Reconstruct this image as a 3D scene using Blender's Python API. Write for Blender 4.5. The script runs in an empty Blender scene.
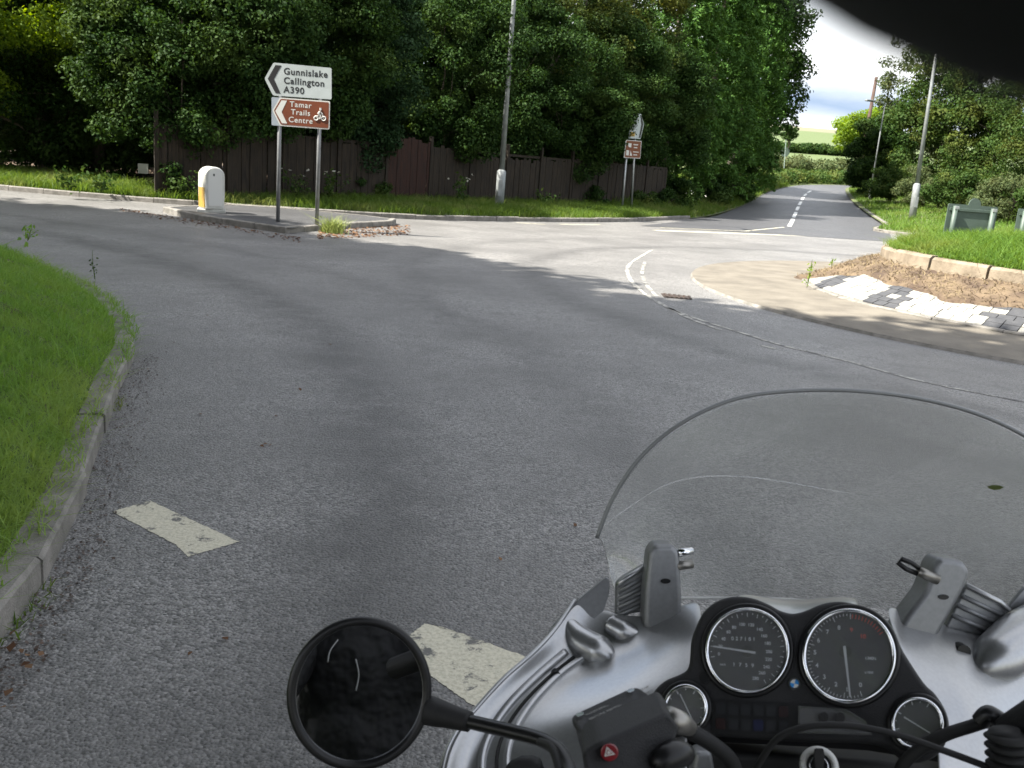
import bpy, bmesh, math, random
import numpy as np
from mathutils import Vector, Matrix
R_ = math.radians
rng = np.random.default_rng(7)
random.seed(7)
S = bpy.context.scene
COL = S.collection

# ------------------------------------------------------------------ camera
FOC = 924.0; CH = 1.6; PIT = R_(13.5); ROLL = R_(4.5)
_c, _s = math.cos(ROLL), math.sin(ROLL)
_r = np.array([1., 0, 0]); _u = np.array([0, math.sin(PIT), math.cos(PIT)])
CR = _r*_c + _u*_s; CU = _u*_c - _r*_s; CF = np.array([0, math.cos(PIT), -math.sin(PIT)])
CP = np.array([0, 0, CH])
cam = bpy.data.cameras.new('camera'); camo = bpy.data.objects.new('camera', cam); COL.objects.link(camo)
M = Matrix.Identity(4)
for i in range(3):
    M[i][0] = CR[i]; M[i][1] = CU[i]; M[i][2] = -CF[i]; M[i][3] = CP[i]
camo.matrix_world = M
cam.sensor_width = 36; cam.lens = 36*FOC/1024
cam.clip_start = 0.001; cam.clip_end = 3000
cam.dof.use_dof = True; cam.dof.focus_distance = 2.2; cam.dof.aperture_fstop = 19
S.camera = camo

# ------------------------------------------------------------------ light
SUN_AZ = np.array([-.95, -.31]); SUN_EL = R_(50)
w = bpy.data.worlds.new('World'); S.world = w; w.use_nodes = True
nt = w.node_tree; N = nt.nodes; L = nt.links
bg = N['Background']; bg.inputs['Strength'].default_value = 0.115
sky = N.new('ShaderNodeTexSky'); sky.sky_type = 'NISHITA'; sky.sun_disc = False
sky.sun_elevation = SUN_EL; sky.sun_rotation = math.atan2(SUN_AZ[0], SUN_AZ[1])
sky.air_density = 1.0; sky.dust_density = 1.5
tc = N.new('ShaderNodeTexCoord')
sx = N.new('ShaderNodeSeparateXYZ'); L.new(tc.outputs['Generated'], sx.inputs[0])
mp = N.new('ShaderNodeMapping'); mp.inputs['Scale'].default_value = (1.4, 1.4, 5.5)
L.new(tc.outputs['Generated'], mp.inputs[0])
nz = N.new('ShaderNodeTexNoise'); nz.inputs['Scale'].default_value = 2.2; nz.inputs['Detail'].default_value = 7
nz.inputs['Roughness'].default_value = .58
L.new(mp.outputs[0], nz.inputs[0])
def mth(op, a, b=None, c=None, clamp=False):
    m = N.new('ShaderNodeMath'); m.operation = op; m.use_clamp = clamp
    for i, v in enumerate((a, b, c)):
        if v is None: continue
        if isinstance(v, (int, float)): m.inputs[i].default_value = v
        else: L.new(v, m.inputs[i])
    return m.outputs[0]
zz = mth('ADD', sx.outputs['Z'], mth('MULTIPLY', mth('SUBTRACT', nz.outputs['Fac'], .5), .05))
band = mth('SUBTRACT', 1.0, mth('MULTIPLY', mth('ABSOLUTE', mth('SUBTRACT', zz, .078)), 34.0), clamp=True)
band = mth('SMOOTH_MIN', band, 1.0, .3)
cr = N.new('ShaderNodeValToRGB'); L.new(nz.outputs['Fac'], cr.inputs[0])
cr.color_ramp.elements[0].position = .34; cr.color_ramp.elements[0].color = (0, 0, 0, 1)
cr.color_ramp.elements[1].position = .52; cr.color_ramp.elements[1].color = (1, 1, 1, 1)
mixc = N.new('ShaderNodeMix'); mixc.data_type = 'RGBA'
lowz = mth('SUBTRACT', 1.25, mth('MULTIPLY', sx.outputs['Z'], 3.0), clamp=True)
cov = mth('MAXIMUM', mth('MULTIPLY', cr.outputs[0], .82), lowz)
L.new(cov, mixc.inputs[0]); L.new(sky.outputs[0], mixc.inputs[6])
cloudc = N.new('ShaderNodeMix'); cloudc.data_type = 'RGBA'
L.new(band, cloudc.inputs[0]); cloudc.inputs[6].default_value = (4.3, 4.25, 4.15, 1); cloudc.inputs[7].default_value = (1.1, 1.5, 2.1, 1)
L.new(cloudc.outputs[2], mixc.inputs[7]); L.new(mixc.outputs[2], bg.inputs['Color'])

sl = bpy.data.lights.new('sun', 'SUN'); slo = bpy.data.objects.new('sun', sl); COL.objects.link(slo)
sl.energy = 5.0; sl.angle = R_(.55); sl.color = (1, .95, .86)
tosun = Vector((SUN_AZ[0]*math.cos(SUN_EL), SUN_AZ[1]*math.cos(SUN_EL), math.sin(SUN_EL))).normalized()
slo.rotation_euler = (-tosun).to_track_quat('-Z', 'Y').to_euler(); slo.location = (-30, -30, 40)
S.view_settings.view_transform = 'Standard'; S.view_settings.look = 'None'
S.view_settings.gamma = 1; S.view_settings.exposure = 1.9
S.view_settings.use_curve_mapping = False
S.cycles.max_bounces = 8; S.cycles.transparent_max_bounces = 16; S.cycles.caustics_reflective = False; S.cycles.caustics_refractive = False
S.cycles.sample_clamp_indirect = 6

# ------------------------------------------------------------------ geometry helpers
def ray(px, py): return CR*((px-512)/FOC) - CU*((py-384)/FOC) + CF
def D(px, py, d): return CP + ray(px, py)*d
def G(px, py, z=0.):
    d = ray(px, py); return CP + d*((z-CH)/d[2])
def terr(x, y):
    s = np.maximum(0., np.asarray(y, float)-38.)
    s2 = np.minimum(s, 262.)
    return .05*s2*s2/(s2+10) + .03*np.clip(np.asarray(y, float)-90, 0, 210)
def GT(px, py, zo=0.):
    d = ray(px, py); t0 = 1.0
    for i in range(4000):
        p = CP+d*t0
        if p[2] <= terr(p[0], p[1])+zo: break
        t0 += .05+t0*.002
    return CP+d*t0
def col_at(px, depth, zo=0.):
    """ground point seen in pixel column px (at the horizon row) at a depth"""
    d = ray(px, 162+.079*(px-512)); d = d/ d[1]
    p = np.array([d[0]*depth, depth, 0.]); p[2] = float(terr(p[0], p[1]))+zo
    return p

ORG = {}
def tag(o, label=None, cat=None, group=None, kind=None):
    if label: o['label'] = label
    if cat: o['category'] = cat
    if group: o['group'] = group
    if kind: o['kind'] = kind
    return o
def thing(name, label, cat, loc, group=None):
    o = bpy.data.objects.new(name, None); COL.objects.link(o); o.location = tuple(map(float, loc)); o.empty_display_size = .1
    ORG[o.name] = np.array(loc, float); return tag(o, label, cat, group)
class MB:
    def __init__(s): s.v = []; s.f = []; s.n = 0
    def add(s, v, f):
        v = np.asarray(v, float); s.v.append(v); s.f += [tuple(i+s.n for i in q) for q in f]; s.n += len(v); return s
    def box(s, c, size, rz=0., rx=0., M3=None):
        h = np.array(size)/2
        v = np.array([[a, b, d] for d in (-1, 1) for b in (-1, 1) for a in (-1, 1)])*h
        if M3 is None:
            cz, sz = math.cos(rz), math.sin(rz); cx, sx_ = math.cos(rx), math.sin(rx)
            Rx = np.array([[1, 0, 0], [0, cx, -sx_], [0, sx_, cx]]); Rz = np.array([[cz, -sz, 0], [sz, cz, 0], [0, 0, 1]])
            M3 = Rz@Rx
        v = v@np.array(M3).T+np.array(c)
        return s.add(v, [(0, 2, 3, 1), (4, 5, 7, 6), (0, 1, 5, 4), (2, 6, 7, 3), (0, 4, 6, 2), (1, 3, 7, 5)])
    def tube(s, pts, rad, n=10, caps=True):
        pts = [np.array(p, float) for p in pts]; k = len(pts)
        if not hasattr(rad, '__len__'): rad = [rad]*k
        vs = []; prev = None
        for i, p in enumerate(pts):
            t = pts[min(i+1, k-1)]-pts[max(i-1, 0)]; t = t/(np.linalg.norm(t)+1e-9)
            if prev is None:
                a = np.array([0, 0, 1.]) if abs(t[2]) < .9 else np.array([1., 0, 0])
            else: a = prev
            b = a-t*(a@t); b /= np.linalg.norm(b)+1e-9; prev = b; c = np.cross(t, b)
            for j in range(n):
                q = 2*math.pi*j/n; vs.append(p+(b*math.cos(q)+c*math.sin(q))*rad[i])
        fs = [(i*n+j, i*n+(j+1) % n, (i+1)*n+(j+1) % n, (i+1)*n+j) for i in range(k-1) for j in range(n)]
        if caps: fs += [tuple(range(n))[::-1], tuple(range((k-1)*n, k*n))]
        return s.add(vs, fs)
    def prism(s, poly, vec):
        p = np.array(poly, float); n = len(p); v = np.vstack([p, p+np.array(vec, float)])
        return s.add(v, [tuple(range(n)), tuple(range(2*n-1, n-1, -1))]+[(i, i+n, (i+1) % n+n, (i+1) % n) for i in range(n)])
    def grid(s, g):
        g = np.array(g, float); a, b = g.shape[:2]
        return s.add(g.reshape(-1, 3), [(i*b+j, i*b+j+1, (i+1)*b+j+1, (i+1)*b+j) for i in range(a-1) for j in range(b-1)])
    def build(s, name, mat, parent=None, smooth=False, bevel=0, sub=0, solid=0, angle=40, loc=None):
        V = np.vstack(s.v); org = np.zeros(3)
        if parent is not None: org = ORG[parent.name]
        elif loc is not None: org = np.array(loc, float)
        V = V-org
        me = bpy.data.meshes.new(name); me.from_pydata(V.tolist(), [], s.f); me.validate(); me.update()
        bm = bmesh.new(); bm.from_mesh(me); bmesh.ops.recalc_face_normals(bm, faces=bm.faces); bm.to_mesh(me); bm.free()
        me.materials.append(mat)
        o = bpy.data.objects.new(name, me); COL.objects.link(o); ORG[o.name] = org
        if parent is not None: o.parent = parent
        else: o.location = org
        if smooth: me.polygons.foreach_set('use_smooth', [True]*len(me.polygons))
        if solid:
            m = o.modifiers.new('s', 'SOLIDIFY'); m.thickness = solid; m.offset = 0
        if sub:
            m = o.modifiers.new('u', 'SUBSURF'); m.levels = sub; m.render_levels = sub
        if bevel:
            m = o.modifiers.new('b', 'BEVEL'); m.width = bevel; m.segments = 3; m.limit_method = 'ANGLE'; m.angle_limit = R_(angle)
            m = o.modifiers.new('w', 'WEIGHTED_NORMAL')
            me.polygons.foreach_set('use_smooth', [True]*len(me.polygons))
        return o
def fastmesh(name, V, quads, mat, parent=None, loc=None, mats=None, idx=None):
    org = ORG[parent.name] if parent is not None else (np.array(loc, float) if loc is not None else np.zeros(3))
    V = V-org; me = bpy.data.meshes.new(name); k = quads.shape[1]
    me.vertices.add(len(V)); me.vertices.foreach_set('co', V.astype(np.float32).ravel())
    me.loops.add(quads.size); me.loops.foreach_set('vertex_index', quads.astype(np.int32).ravel())
    me.polygons.add(len(quads)); me.polygons.foreach_set('loop_start', np.arange(0, quads.size, k, dtype=np.int32))
    me.polygons.foreach_set('loop_total', np.full(len(quads), k, dtype=np.int32))
    me.materials.append(mat); me.update(calc_edges=True)
    o = bpy.data.objects.new(name, me); COL.objects.link(o); ORG[o.name] = org
    if parent is not None: o.parent = parent
    else: o.location = org
    return o

# ------------------------------------------------------------------ materials
def newmat(name):
    m = bpy.data.materials.new(name); m.use_nodes = True
    n = m.node_tree.nodes; return m, n, m.node_tree.links, n['Principled BSDF']
def node(n, l, typ, ins=None, **kw):
    x = n.new(typ)
    for k, v in kw.items(): setattr(x, k, v)
    for k, v in (ins or {}).items():
        if hasattr(v, 'links') or isinstance(v, bpy.types.NodeSocket): l.new(v, x.inputs[k])
        else: x.inputs[k].default_value = v
    return x
def rgba(c): return (c[0], c[1], c[2], 1)
def mixrgb(n, l, fac, a, b, blend='MIX'):
    x = n.new('ShaderNodeMix'); x.data_type = 'RGBA'; x.blend_type = blend
    for i, v in ((0, fac), (6, a), (7, b)):
        if isinstance(v, bpy.types.NodeSocket): l.new(v, x.inputs[i])
        else: x.inputs[i].default_value = v if i == 0 else rgba(v)
    return x.outputs[2]
def ramp(n, l, src, p0, p1):
    x = n.new('ShaderNodeMapRange'); l.new(src, x.inputs[0]); x.inputs[1].default_value = p0; x.inputs[2].default_value = p1; return x.outputs[0]
def M_(name, c, rough=.6, metal=0., c2=None, scale=8., bump=0., bscale=60., spec=.5, coat=0., rng_=(.35, .65), det=5, stretch=None, bdist=.01):
    m, n, l, b = newmat(name)
    b.inputs['Roughness'].default_value = rough; b.inputs['Metallic'].default_value = metal
    b.inputs['Specular IOR Level'].default_value = spec; b.inputs['Coat Weight'].default_value = coat; b.inputs['Coat Roughness'].default_value = .06
    b.inputs['Base Color'].default_value = rgba(c)
    tcn = n.new('ShaderNodeTexCoord'); co = tcn.outputs['Object']
    if stretch:
        mpn = node(n, l, 'ShaderNodeMapping', {'Vector': co, 'Scale': stretch}); co = mpn.outputs[0]
    if c2 is not None:
        t = node(n, l, 'ShaderNodeTexNoise', {'Vector': co, 'Scale': scale, 'Detail': det, 'Roughness': .6})
        l.new(mixrgb(n, l, ramp(n, l, t.outputs[0], *rng_), c, c2), b.inputs['Base Color'])
    if bump:
        t = node(n, l, 'ShaderNodeTexNoise', {'Vector': co, 'Scale': bscale, 'Detail': 4})
        bb = node(n, l, 'ShaderNodeBump', {'Height': t.outputs[0], 'Strength': bump, 'Distance': bdist}); l.new(bb.outputs[0], b.inputs['Normal'])
    return m
def leafmat(name, c1, c2, c3=None, trans=.35, rough=.6):
    m, n, l, b = newmat(name)
    g = n.new('ShaderNodeNewGeometry'); oi = n.new('ShaderNodeTexCoord')
    t = node(n, l, 'ShaderNodeTexNoise', {'Vector': oi.outputs['Object'], 'Scale': .7, 'Detail': 2})
    a = mixrgb(n, l, g.outputs['Random Per Island'], c1, c2)
    if c3 is not None: a = mixrgb(n, l, ramp(n, l, t.outputs[0], .5, .68), a, c3)
    l.new(a, b.inputs['Base Color']); b.inputs['Roughness'].default_value = rough
    b.inputs['Specular IOR Level'].default_value = .08
    tr = n.new('ShaderNodeBsdfTranslucent')
    hs = node(n, l, 'ShaderNodeHueSaturation', {'Hue': .48, 'Saturation': 1.15, 'Value': 1.6, 'Color': a}); l.new(hs.outputs[0], tr.inputs[0])
    mx = node(n, l, 'ShaderNodeMixShader', {0: trans}); l.new(b.outputs[0], mx.inputs[1]); l.new(tr.outputs[0], mx.inputs[2])
    l.new(mx.outputs[0], n['Material Output'].inputs[0]); return m

def asphalt(name, base, light, dark, tracks=False):
    m, n, l, b = newmat(name); co = n.new('ShaderNodeTexCoord').outputs['Object']
    v = node(n, l, 'ShaderNodeTexVoronoi', {'Vector': co, 'Scale': 85.}); 
    sp = n.new('ShaderNodeSeparateColor'); l.new(v.outputs['Color'], sp.inputs[0])
    fine = node(n, l, 'ShaderNodeTexNoise', {'Vector': co, 'Scale': 60., 'Detail': 6, 'Roughness': .7})
    big = node(n, l, 'ShaderNodeTexNoise', {'Vector': co, 'Scale': .55, 'Detail': 5, 'Roughness': .55})
    mid = node(n, l, 'ShaderNodeTexNoise', {'Vector': co, 'Scale': 3.2, 'Detail': 6, 'Roughness': .65})
    a = mixrgb(n, l, ramp(n, l, sp.outputs[0], 0, 1), dark, light)
    a = mixrgb(n, l, .25, a, base)
    a = mixrgb(n, l, ramp(n, l, big.outputs[0], .35, .7), a, tuple(.8*q for q in base))
    a = mixrgb(n, l, ramp(n, l, mid.outputs[0], .55, .8), a, tuple(.72*q for q in base))
    a = mixrgb(n, l, ramp(n, l, fine.outputs[0], .56, .68), a, tuple(.35*q for q in base))
    if tracks:
        for cxy, r0, wd, st in (((-13.715, 2.433, 0.), 13.206, .30, .62), ((-13.715, 2.433, 0.), 13.206+1.55, .22, .3), ((9., 14.2, 0.), 8.9, .22, .45), ((9., 14.2, 0.), 10.6, .22, .25)):
            d = node(n, l, 'ShaderNodeVectorMath', {0: co, 1: cxy}, operation='DISTANCE')
            dn = node(n, l, 'ShaderNodeMath', {0: ramp(n, l, big.outputs[0], .2, .8), 1: .5, 2: -.25}, operation='MULTIPLY_ADD').outputs[0]
            x = node(n, l, 'ShaderNodeMath', {0: d.outputs['Value'], 1: dn}, operation='ADD').outputs[0]
            x = node(n, l, 'ShaderNodeMath', {0: x, 1: r0}, operation='SUBTRACT').outputs[0]
            x = node(n, l, 'ShaderNodeMath', {0: x}, operation='ABSOLUTE').outputs[0]
            x = node(n, l, 'ShaderNodeMath', {0: ramp(n, l, x, wd*1.7, wd*.2), 1: ramp(n, l, mid.outputs[0], .15, .52)}, operation='MULTIPLY').outputs[0]
            x = node(n, l, 'ShaderNodeMath', {0: x, 1: st}, operation='MULTIPLY').outputs[0]
            a = mixrgb(n, l, x, a, tuple(.3*q for q in base))
    l.new(a, b.inputs['Base Color'])
    rr = node(n, l, 'ShaderNodeMapRange', {0: mid.outputs[0], 3: .36, 4: .6}); l.new(rr.outputs[0], b.inputs['Roughness'])
    hh = node(n, l, 'ShaderNodeMath', {0: v.outputs['Distance'], 1: fine.outputs[0]}, operation='SUBTRACT')
    bb = node(n, l, 'ShaderNodeBump', {'Height': hh.outputs[0], 'Strength': 1., 'Distance': .008}); bb.invert = True
    l.new(bb.outputs[0], b.inputs['Normal']); return m
M = {}
M['road'] = asphalt('road_asphalt', (.143, .139, .133), (.37, .36, .345), (.018, .018, .018), True)
M['side_road'] = asphalt('side_road_asphalt', (.075, .077, .082), (.12, .12, .125), (.03, .03, .032))
M['island_pave'] = asphalt('island_asphalt', (.07, .07, .072), (.13, .13, .13), (.03, .03, .03))
M['conc'] = M_('kerb_concrete', (.215, .20, .18), .85, c2=(.11, .105, .09), scale=6, bump=.5, bscale=90)
M['cream'] = M_('cream_kerb', (.25, .205, .15), .85, c2=(.12, .095, .065), scale=3, bump=.6, bscale=40)
M['apron'] = M_('buff_apron', (.155, .138, .11), .9, c2=(.10, .088, .07), scale=2.2, bump=.5, bscale=70, det=9)
def paint_mat():
    m, n, l, b = newmat('road_paint'); co = n.new('ShaderNodeTexCoord').outputs['Object']
    t = node(n, l, 'ShaderNodeTexNoise', {'Vector': co, 'Scale': 11., 'Detail': 8, 'Roughness': .72})
    t2 = node(n, l, 'ShaderNodeTexNoise', {'Vector': co, 'Scale': 70., 'Detail': 4, 'Roughness': .7})
    a = mixrgb(n, l, ramp(n, l, t2.outputs[0], .35, .6), (.36, .34, .26), (.52, .49, .38))
    a = mixrgb(n, l, ramp(n, l, t.outputs[0], .555, .62), a, (.10, .098, .09))
    l.new(a, b.inputs['Base Color']); b.inputs['Roughness'].default_value = .75
    bb = node(n, l, 'ShaderNodeBump', {'Height': t2.outputs[0], 'Strength': .6, 'Distance': .004}); l.new(bb.outputs[0], b.inputs['Normal']); return m
M['paint'] = paint_mat()
def worn_mat():
    m, n, l, b = newmat('worn_paint'); co = n.new('ShaderNodeTexCoord').outputs['Object']
    t = node(n, l, 'ShaderNodeTexNoise', {'Vector': co, 'Scale': 7., 'Detail': 8, 'Roughness': .75})
    a = mixrgb(n, l, ramp(n, l, t.outputs[0], .46, .56), (.36, .35, .31), (.11, .108, .105))
    l.new(a, b.inputs['Base Color']); b.inputs['Roughness'].default_value = .8; return m
M['worn'] = worn_mat()
M['soil'] = M_('brown_soil', (.055, .036, .024), .95, c2=(.135, .098, .06), scale=2.2, bump=1., bscale=25, det=10, rng_=(.4, .62))
M['block_w'] = M_('white_block', (.27, .265, .24), .8, c2=(.18, .175, .155), scale=9, bump=.3)
M['block_k'] = M_('dark_block', (.035, .037, .042), .8, c2=(.055, .056, .06), scale=9, bump=.3)
M['turf'] = M_('turf', (.07, .14, .02), .95, c2=(.09, .10, .03), scale=4, bump=1., bscale=30)
M['verge'] = M_('verge_turf', (.05, .09, .02), .95, c2=(.10, .09, .04), scale=3, bump=1., bscale=30)
def blade_mat(name, c1, c2, c3): return leafmat(name, c1, c2, c3, .4, .5)
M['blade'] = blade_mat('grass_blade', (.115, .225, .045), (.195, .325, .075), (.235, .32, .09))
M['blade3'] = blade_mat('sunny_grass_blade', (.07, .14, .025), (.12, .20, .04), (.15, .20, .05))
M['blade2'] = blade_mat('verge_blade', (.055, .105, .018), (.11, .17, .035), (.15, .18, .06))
M['steel'] = M_('galvanised_steel', (.42, .43, .43), .45, .7, c2=(.3, .31, .31), scale=14)
M['post_grey'] = M_('grey_post_paint', (.22, .23, .235), .5, .3, c2=(.15, .15, .155), scale=6)
M['lamp_paint'] = M_('lamp_column_paint', (.24, .26, .26), .5, .2, c2=(.18, .19, .19), scale=5)
M['sign_white'] = M_('sign_white_face', (.40, .435, .435), .4, c2=(.34, .375, .37), scale=3)
M['sign_black'] = M_('sign_black', (.02, .02, .022), .4)
M['sign_brown'] = M_('sign_brown_face', (.16, .043, .018), .4, c2=(.13, .036, .016), scale=3)
M['sign_grey'] = M_('sign_grey_back', (.30, .34, .38), .5, c2=(.24, .27, .3), scale=3)
M['sign_letter'] = M_('sign_letter_white', (.52, .52, .49), .4)
M['sign_yellow'] = M_('sign_yellow', (.30, .19, .03), .5)
M['green_back'] = M_('green_grey_paint', (.075, .105, .085), .55, c2=(.055, .08, .065), scale=4)
M['boll_white'] = M_('bollard_white', (.52, .52, .49), .45, c2=(.38, .38, .34), scale=5)
M['boll_yellow'] = M_('bollard_yellow', (.36, .22, .03), .5, c2=(.28, .18, .04), scale=6)
M['wood'] = M_('weathered_fence', (.030, .021, .012), .95, c2=(.007, .005, .003), scale=4, bump=.6, bscale=20, stretch=(6, 6, .6), det=8)
M['wood_red'] = M_('rusty_red_fence', (.036, .013, .007), .95, c2=(.013, .006, .004), scale=4, bump=.6, bscale=20, stretch=(6, 6, .6))
M['bark'] = M_('bark', (.10, .08, .06), .95, c2=(.05, .04, .03), scale=7, bump=1., bscale=14, stretch=(3, 3, .7))
M['polewood'] = M_('reddish_pole_wood', (.075, .045, .034), .9, c2=(.05, .03, .024), scale=5)
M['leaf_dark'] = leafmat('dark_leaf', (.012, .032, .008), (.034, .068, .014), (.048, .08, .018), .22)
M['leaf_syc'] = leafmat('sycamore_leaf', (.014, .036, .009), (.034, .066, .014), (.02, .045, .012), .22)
M['leaf_sun'] = leafmat('sunlit_pale_leaf', (.09, .16, .02), (.19, .27, .035), (.12, .18, .03), .5)  # pale green, raised so sunlight on the upper left crowns is in the colour
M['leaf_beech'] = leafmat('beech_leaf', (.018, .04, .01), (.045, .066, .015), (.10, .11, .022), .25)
M['leaf_con'] = leafmat('lit_conifer_spray', (.032, .082, .018), (.075, .15, .032), (.06, .125, .024), .2)  # light from the open sky on these conifers is put into the green
M['leaf_cond'] = leafmat('dark_conifer_spray', (.011, .030, .012), (.028, .056, .02), None, .15)
M['leaf_mid'] = leafmat('mid_green_leaf', (.022, .052, .012), (.058, .095, .024), (.09, .112, .028), .3)
M['leaf_birch'] = leafmat('grey_green_leaf', (.045, .07, .028), (.10, .12, .05), (.075, .085, .035), .33)
M['litter'] = leafmat('dead_leaf', (.085, .045, .026), (.19, .115, .065), (.07, .04, .028), .1, .8)
M['flower'] = leafmat('pale_flower', (.6, .6, .5), (.7, .68, .6), None, .3)
M['iron'] = M_('cast_iron', (.05, .045, .04), .6, .6, c2=(.09, .06, .045), scale=20)

# ground with field bands
def ground_mat():
    m, n, l, b = newmat('ground'); co = n.new('ShaderNodeTexCoord').outputs['Object']
    t = node(n, l, 'ShaderNodeTexNoise', {'Vector': co, 'Scale': .05, 'Detail': 6})
    t2 = node(n, l, 'ShaderNodeTexNoise', {'Vector': co, 'Scale': 1.3, 'Detail': 8, 'Roughness': .7})
    mp_ = node(n, l, 'ShaderNodeMapping', {'Vector': co, 'Rotation': (0, 0, .25)})
    wv = node(n, l, 'ShaderNodeTexWave', {'Vector': mp_.outputs[0], 'Scale': .16, 'Distortion': 2.2, 'Detail': 3}, bands_direction='Y')
    sp = n.new('ShaderNodeSeparateXYZ'); l.new(co, sp.inputs[0])
    yy = node(n, l, 'ShaderNodeMath', {0: t.outputs[0], 1: 14.}, operation='MULTIPLY').outputs[0]
    yy = node(n, l, 'ShaderNodeMath', {0: sp.outputs['Y'], 1: yy}, operation='ADD').outputs[0]
    a = mixrgb(n, l, ramp(n, l, t2.outputs[0], .3, .7), (.07, .11, .025), (.12, .14, .04))
    f = mixrgb(n, l, wv.outputs[0], (.065, .10, .03), (.095, .12, .042))
    f = mixrgb(n, l, ramp(n, l, t2.outputs[0], .45, .75), f, (.07, .10, .03))
    a = mixrgb(n, l, ramp(n, l, yy, 118, 122), a, f)
    a = mixrgb(n, l, ramp(n, l, yy, 262, 270), a, (.14, .135, .08))
    l.new(a, b.inputs['Base Color']); b.inputs['Roughness'].default_value = .95
    bb = node(n, l, 'ShaderNodeBump', {'Height': t2.outputs[0], 'Strength': .8, 'Distance': .1}); l.new(bb.outputs[0], b.inputs['Normal'])
    return m
M['ground'] = ground_mat()

# ================================================================== SETTING
xs = np.concatenate([np.linspace(-1500, -120, 10), np.linspace(-100, 160, 40), np.linspace(180, 1500, 10)])
ys = np.concatenate([np.linspace(-600, -60, 6), np.linspace(-40, 36, 12), np.linspace(38, 120, 30), np.linspace(126, 320, 40), np.linspace(360, 1800, 8)])
X, Y = np.meshgrid(xs, ys)
Zt = terr(X, Y)-.06
tag(MB().grid(np.dstack([X, Y, Zt])).build('ground', M['ground'], smooth=True), kind='structure')

def flat(name, poly, z, mat):
    p = [(a[0], a[1], z) for a in poly]
    m = MB(); m.add(p, [tuple(range(len(p)))]); o = m.build(name, mat)
    bm = bmesh.new(); bm.from_mesh(o.data); bmesh.ops.triangulate(bm, faces=bm.faces)
    for f in bm.faces:
        if f.normal.z < 0: f.normal_flip()
    bm.to_mesh(o.data); bm.free(); tag(o, kind='structure'); return o
def smooth_path(pts, n=6):
    pts = [np.array(p[:2], float) for p in pts]; out = []
    for i in range(len(pts)-1):
        p0 = pts[max(i-1, 0)]; p1 = pts[i]; p2 = pts[i+1]; p3 = pts[min(i+2, len(pts)-1)]
        for k in range(n):
            t = k/n; out.append(.5*((2*p1)+(-p0+p2)*t+(2*p0-5*p1+4*p2-p3)*t*t+(-p0+3*p1-3*p2+p3)*t**3))
    out.append(pts[-1]); return np.array(out)
def resample(path, step):
    d = np.r_[0, np.cumsum(np.linalg.norm(np.diff(path, axis=0), axis=1))]
    n = max(2, int(round(d[-1]/step))+1); t = np.linspace(0, d[-1], n)
    return np.column_stack([np.interp(t, d, path[:, k]) for k in range(path.shape[1])])
def strip(name, pa, pb, za, zb, mat, nx=2, rough=0., follow=True):
    n = 60; A = resample(np.array(pa), 1); Bq = resample(np.array(pb), 1)
    def rs(p):
        d = np.r_[0, np.cumsum(np.linalg.norm(np.diff(p, axis=0), axis=1))]; t = np.linspace(0, d[-1], n); return np.column_stack([np.interp(t, d, p[:, k]) for k in range(2)])
    A = rs(A); Bq = rs(Bq); g = []
    for i in range(n):
        row = []
        for j in range(nx+1):
            u = j/nx; q = A[i]*(1-u)+Bq[i]*u; z = za*(1-u)+zb*u
            if follow: z += float(terr(q[0], q[1]))
            if 0 < j < nx: z += rough*rng.normal()
            row.append((q[0], q[1], z))
        g.append(row)
    o = MB().grid(g).build(name, mat, smooth=True); tag(o, kind='structure'); return o

# main carriageway (level part of the junction)
flat('road', [(-60, -25), (40, -25), (40, 37.9), (-60, 37.9)], 0.0, M['road'])

# side road going up and away
SL = smooth_path([G(640, 226)[:2], GT(700, 219)[:2], GT(742, 206)[:2], GT(766, 193)[:2], (20.2, 73.2), (23.5, 78.5), (28.5, 82.8), (40, 86.5), (60, 88.5)], 6)
SRt = smooth_path([G(893, 242)[:2], G(885, 228)[:2], GT(866, 213)[:2], GT(852, 201)[:2], GT(847, 190)[:2], (27.5, 78.2), (36, 81.2), (60, 82.5)], 6)
strip('side_road', SL, SRt, .006, .006, M['side_road'], 3)

# far verge and its kerb
KF = smooth_path([(-40, 25.5), (-20, 23.4), G(0, 190)[:2], G(130, 201)[:2], G(240, 209)[:2], G(340, 215.5)[:2], G(430, 220)[:2], G(520, 221.5)[:2], G(620, 222)[:2], G(690, 219)[:2]], 6)
FP = smooth_path([(-40, 31), (-24, 28), (-14, 25.9), G(160, 194, .2)[:2], G(280, 198, .2)[:2], G(400, 201, .2)[:2], G(500, 203.5, .2)[:2], G(600, 206, .2)[:2], G(660, 207, .2)[:2]+np.array([1.2, 1.6])], 6)
def offset_path(path, d):
    t = np.gradient(path, axis=0); t /= np.linalg.norm(t, axis=1)[:, None]+1e-9
    return path+np.column_stack([-t[:, 1], t[:, 0]])*d
strip('verge', offset_path(KF, .12), offset_path(FP, 1.5), .1, .3, M['verge'], 4, .03)
strip('woodland_floor', offset_path(FP, 1.4), offset_path(FP, 22), .29, .5, M['soil'], 4, .05)
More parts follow.
